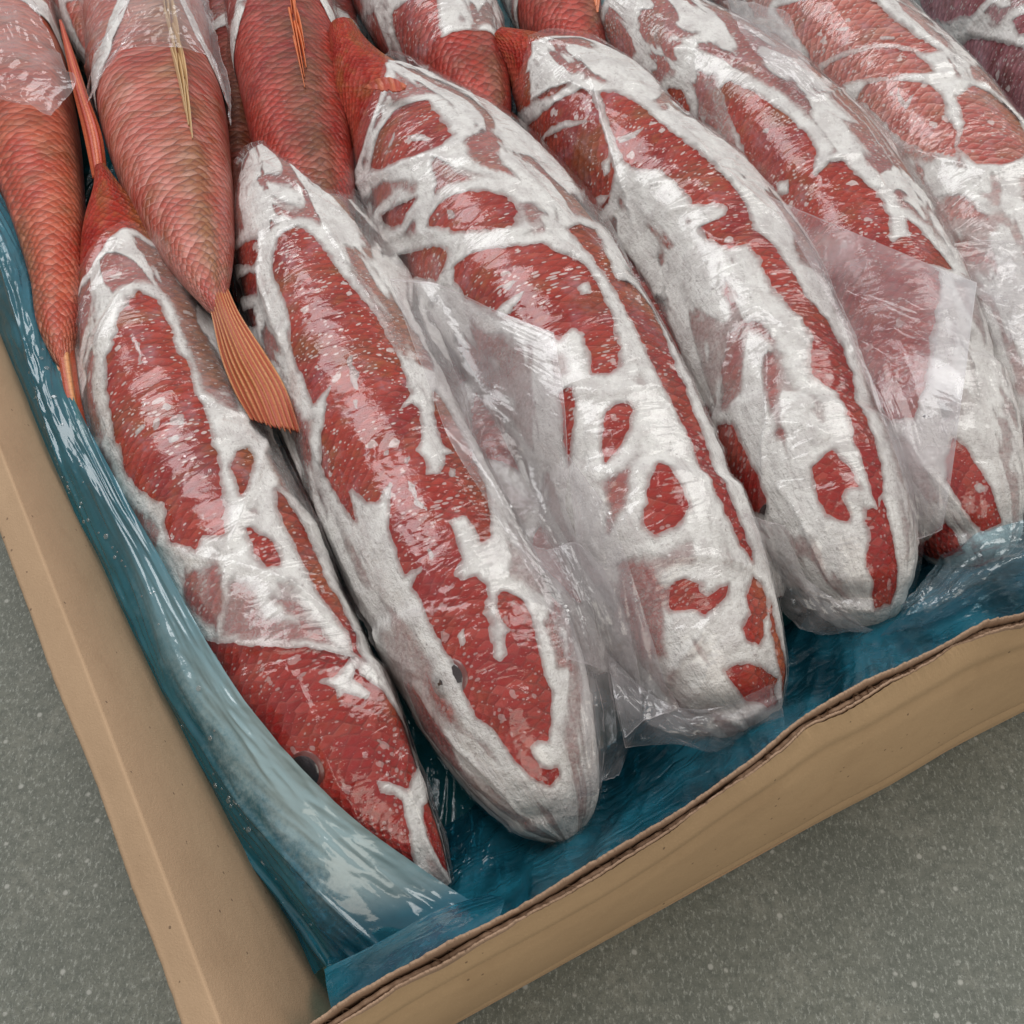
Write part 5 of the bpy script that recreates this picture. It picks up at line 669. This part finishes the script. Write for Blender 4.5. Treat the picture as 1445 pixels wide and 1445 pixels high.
# ---------------------------------------------------------------- fish
SKIN = dict(R='fish_deep', S='fish_deep', P='fish_deep', Q='fish_red', A='fish_red', B='fish_red', C='fish_red', D='fish_red', E='fish_red', F='fish_pink', G='fish_purple', H='fish_orange', J='fish_pink', K='fish_deep', L='fish_deep', M='fish_deep', O='fish_pink')
GROUP = 'frozen fish packed in the box'
def fish_grid(nu, th0, th1, nt):
    U, T_ = np.meshgrid(np.linspace(0, 1, nu), np.radians(np.linspace(th0, th1, nt)), indexing='ij'); return U.ravel(), T_.ravel()
def dorsal_angle(f, T_): return np.abs(np.angle(np.exp(1j * (T_ - math.radians(f['dors'])))))
roots = {}
for key, f in FISH.items():
    S = fish_len(f)[-1]; st = np.array(f['st'])
    root = empty(f['name'], tuple(float(v) for v in (st[len(st) // 2, 0], st[len(st) // 2, 1], .006)), f['label'], 'fish', GROUP)
    roots[key] = root
    nu, nt = 170, 96
    U, T_ = fish_grid(nu, -90, 270 - 360 / nt, nt); Pb = fish_pos(f, U, T_)
    dd = dorsal_angle(f, T_)
    surf = np.stack([U * S, T_ * f['R'], dd / math.pi], 1)
    ice = np.clip((U - bag_edge(f, T_)) * S / .01, 0.08, 1)
    fc = quads(nu, nt, True)
    body = link('body', mesh(Pb, fc, {'surf': surf, 'ice': ice, 'head': smooth(.5, .82, U) * (0.25 if f.get('band') else 1.0)}), M[SKIN[key]], root)
    # frost between fish and film
    nu, nt = 340, 170; U, T_ = fish_grid(nu, -50, 230, nt)
    sd, op = fish_frost(f, U, T_)
    Pf = fish_pos(f, U, T_); Nf = fish_nrm(f, U, T_)
    th = smooth(0, .005, sd) * (.0003 + .0005 * fbm(Pf * 120, f['seed'], 3)) + .0005
    Vf = Pf + Nf * (th + fish_flange(f, U, T_) * .8 + fish_crease(f, U, T_) * .7)[:, None]
    q = quads(nu, nt); tri = np.concatenate([q[:, [0, 1, 2]], q[:, [0, 2, 3]]])
    A = {'thk': np.maximum(sd, 0), 'opa': op, 'surf': np.stack([U * S, T_ * f['R'], 0 * U + f['seed']], 1)}
    V2, t2, A2 = clip(Vf, tri, sd, A)
    if len(t2): V2, t2, A2 = compact(V2, t2, A2)
    # the bag: film over everything up to its open end
    nu, nt = 300, 160; th_ = np.radians(np.linspace(-60, 240, nt)); be = bag_edge(f, th_)
    a_ = np.linspace(0, 1, nu)[:, None]; Ub = (be[None] + (1.0 - be[None]) * a_).ravel(); Tb = np.broadcast_to(th_[None], (nu, nt)).ravel()
    X = fish_pos(f, Ub, Tb); N = fish_nrm(f, Ub, Tb)
    qq = np.stack([Ub * S * 26, Tb * f['R'] * 60, 0 * Ub + f['seed']], 1)
    wr = np.maximum(0, ridged(qq * .8 + .8 * np.stack([noise(qq * .4, 3)] * 3, 1), f['seed'], 1) - .80) * .011 + .0032 * np.maximum(0, noise(qq * np.array([.32, .22, 1]), 8) - .05)
    op_end = np.exp(-((Ub - np.tile(be, nu)) * S / .02) ** 2) * (.004 + .003 * noise(qq * .6, 9))
    Vb = X + N * (.0019 + wr + fish_flange(f, Ub, Tb) + fish_crease(f, Ub, Tb) + np.maximum(op_end, 0))[:, None]
    bag = link('plastic_bag', mesh(Vb, quads(nu, nt), {'surf': np.stack([Ub * S + f['seed'], Tb * f['R'], 0 * Ub], 1), 'grid': grid_attr(nu, nt)}), M['film'], root)
    if len(t2): link('frost', mesh(V2, t2, A2), M['frost'], bag)
    if key in 'ABCDEF': beads(Vb.reshape(nu, nt, 3), 30, bag, f['seed'], r0=.0004, r1=.0012, box_=(.1, .95, .25, .75))
    # eye, on the flank behind the snout
    if f.get('eye'):
        ue, ang = f['eye']; te = math.radians(ang); c = fish_pos(f, np.array([ue]), np.array([te]))[0]; n = fish_nrm(f, np.array([ue]), np.array([te]))[0]
        u = np.cross(n, (0, 0, 1)); u /= np.linalg.norm(u); v = np.cross(n, u)
        def dome(nm, r, h, par, mat, lift):
            K = 24; V = [c + n * (h + lift)]; Fs = []
            for m, (rr, hh) in enumerate(((.35, .93), (.7, .7), (.92, .35), (1, -.2))):
                for k in range(K):
                    an = 2 * math.pi * k / K; V.append(c + (u * math.cos(an) + v * math.sin(an)) * r * rr + n * (h * hh + lift))
            for k in range(K): Fs.append((0, 1 + k, 1 + (k + 1) % K))
            for m in range(3):
                for k in range(K):
                    a0 = 1 + m * K + k; a1 = 1 + m * K + (k + 1) % K; Fs += [(a0, a0 + K, a1 + K), (a0, a1 + K, a1)]
            return link(nm, mesh(np.array(V), Fs), mat, par)
        e = dome('eye', .0105, .0012, root, M['iris'], -.0008); dome('pupil', .0088, .0012, e, M['eye'], -.0005)
    # dorsal spines folded back along the ridge
    if f.get('dfin'):
        u0, u1, ang, mat = f['dfin']; rg = random.Random(f['seed']); V = []; Fs = []; NS = 15
        for s in range(NS):
            a = u0 + (u1 - u0) * s / NS; b = a + (u1 - u0) * rg.uniform(.30, .42)
            uu = np.linspace(b, a, 14); tt = math.radians(ang) + (np.linspace(0, 1, 14) - .5) * rg.uniform(-.05, .05) + rg.uniform(-.06, .06)
            c = fish_pos(f, uu, tt); n = fish_nrm(f, uu, tt); tn = np.gradient(c, axis=0); tn /= np.linalg.norm(tn, axis=1)[:, None]; sdv = np.cross(n, tn)
            for i in range(14):
                q = i / 13; w = .0012 * (1 - q * .75); h = .0012 + .0042 * math.sin(math.pi * min(1, q * 1.05)) * (1 - .3 * q)
                k0 = len(V)
                for dx, dz in ((-1, -.3), (-.55, .8), (0, 1.0), (.55, .8), (1, -.3)): V.append(c[i] + sdv[i] * w * dx + n[i] * (h * dz + .0004))
                if i: 
                    for m in range(4): Fs.append((k0 - 5 + m, k0 - 4 + m, k0 + 1 + m, k0 + m))
        link('dorsal_fin', mesh(np.array(V), Fs), M[mat], root)
def fin(key, fish, name, mat, nrays, thick=.0009):
    s = SHEETS[key]; nr, nc = s['nr'], s['nc']; G, uv = sheet(s['ctrl'], nr, nc, 0, (1, 1), 1)
    n = np.cross(np.gradient(G, axis=0), np.gradient(G, axis=1)); n /= np.maximum(np.linalg.norm(n, axis=2), 1e-12)[..., None]
    if n[..., 2].mean() < 0: n = -n
    a = np.linspace(0, 1, nr)[:, None]; b = np.linspace(0, 1, nc)[None]
    b2 = b + .02 * noise(np.stack([np.broadcast_to(b, (nr, nc)).ravel() * nrays * .6, np.broadcast_to(a, (nr, nc)).ravel() * 1.5, np.zeros(nr * nc) + s['seed']], 1), 6).reshape(nr, nc)
    ridge = np.abs(np.sin(math.pi * nrays * b2)) ** .7 * (1 - .35 * a)
    top_ = G + n * (ridge * thick * 1.2)[..., None]; bot = G - n * (thick + ridge * thick * .6)[..., None]
    # ragged free end
    tip = G[-1] - G[-3]; rag = noise(np.stack([b[0] * nrays * 1.5, 0 * b[0], 0 * b[0] + s['seed']], 1), 3)
    for k in (1, 2, 3): 
        top_[-k] += tip * (rag * 2.2 / k)[:, None]; bot[-k] += tip * (rag * 2.2 / k)[:, None]
    V = np.concatenate([top_.reshape(-1, 3), bot.reshape(-1, 3)]); q = quads(nr, nc); m = nr * nc
    rim = list(range(nc)) + [i * nc + nc - 1 for i in range(1, nr)] + [m - 2 - i for i in range(nc - 1)] + [i * nc for i in range(nr - 2, 0, -1)]
    rq = [(rim[i], rim[(i + 1) % len(rim)], rim[(i + 1) % len(rim)] + m, rim[i] + m) for i in range(len(rim))]
    ga = grid_attr(nr, nc); ga[:, 1] = b2.ravel() * nrays / 11.0 * .5
    return link(name, mesh(V, np.concatenate([q, q[:, ::-1] + m, np.array(rq)]), {'surf': np.concatenate([ga, ga])}), M[mat], roots[fish])
fin('A_tail', 'A', 'tail_fin', 'tail_red', 5); fin('J_tail', 'J', 'tail_fin', 'tail', 19, .0007); fin('H_tail', 'H', 'tail_fin', 'tail', 4); fin('C_fin', 'C', 'anal_fin', 'tail_red', 7, .0005)
# loose film of the bags
for key, fish, nbd in (('B_flap', 'B', 26), ('B_skirt', 'B', 24), ('C_skirt', 'C', 10), ('C_side', 'C', 22), ('D_flap', 'D', 0), ('D_skirt', 'D', 6), ('E_flap', 'E', 0), ('F_flap', 'F', 16), ('H_flap', 'H', 0), ('J_knot', 'J', 0)):
    bag = [c for c in roots[fish].children if c.name.startswith('plastic_bag')][0]
    o, G = film_sheet('film_flap', key, M['flap_milky' if key == 'D_flap' else 'flap'], bag)
    if nbd: beads(G, nbd, bag, nbd + 3, r0=.0005, r1=.0014)
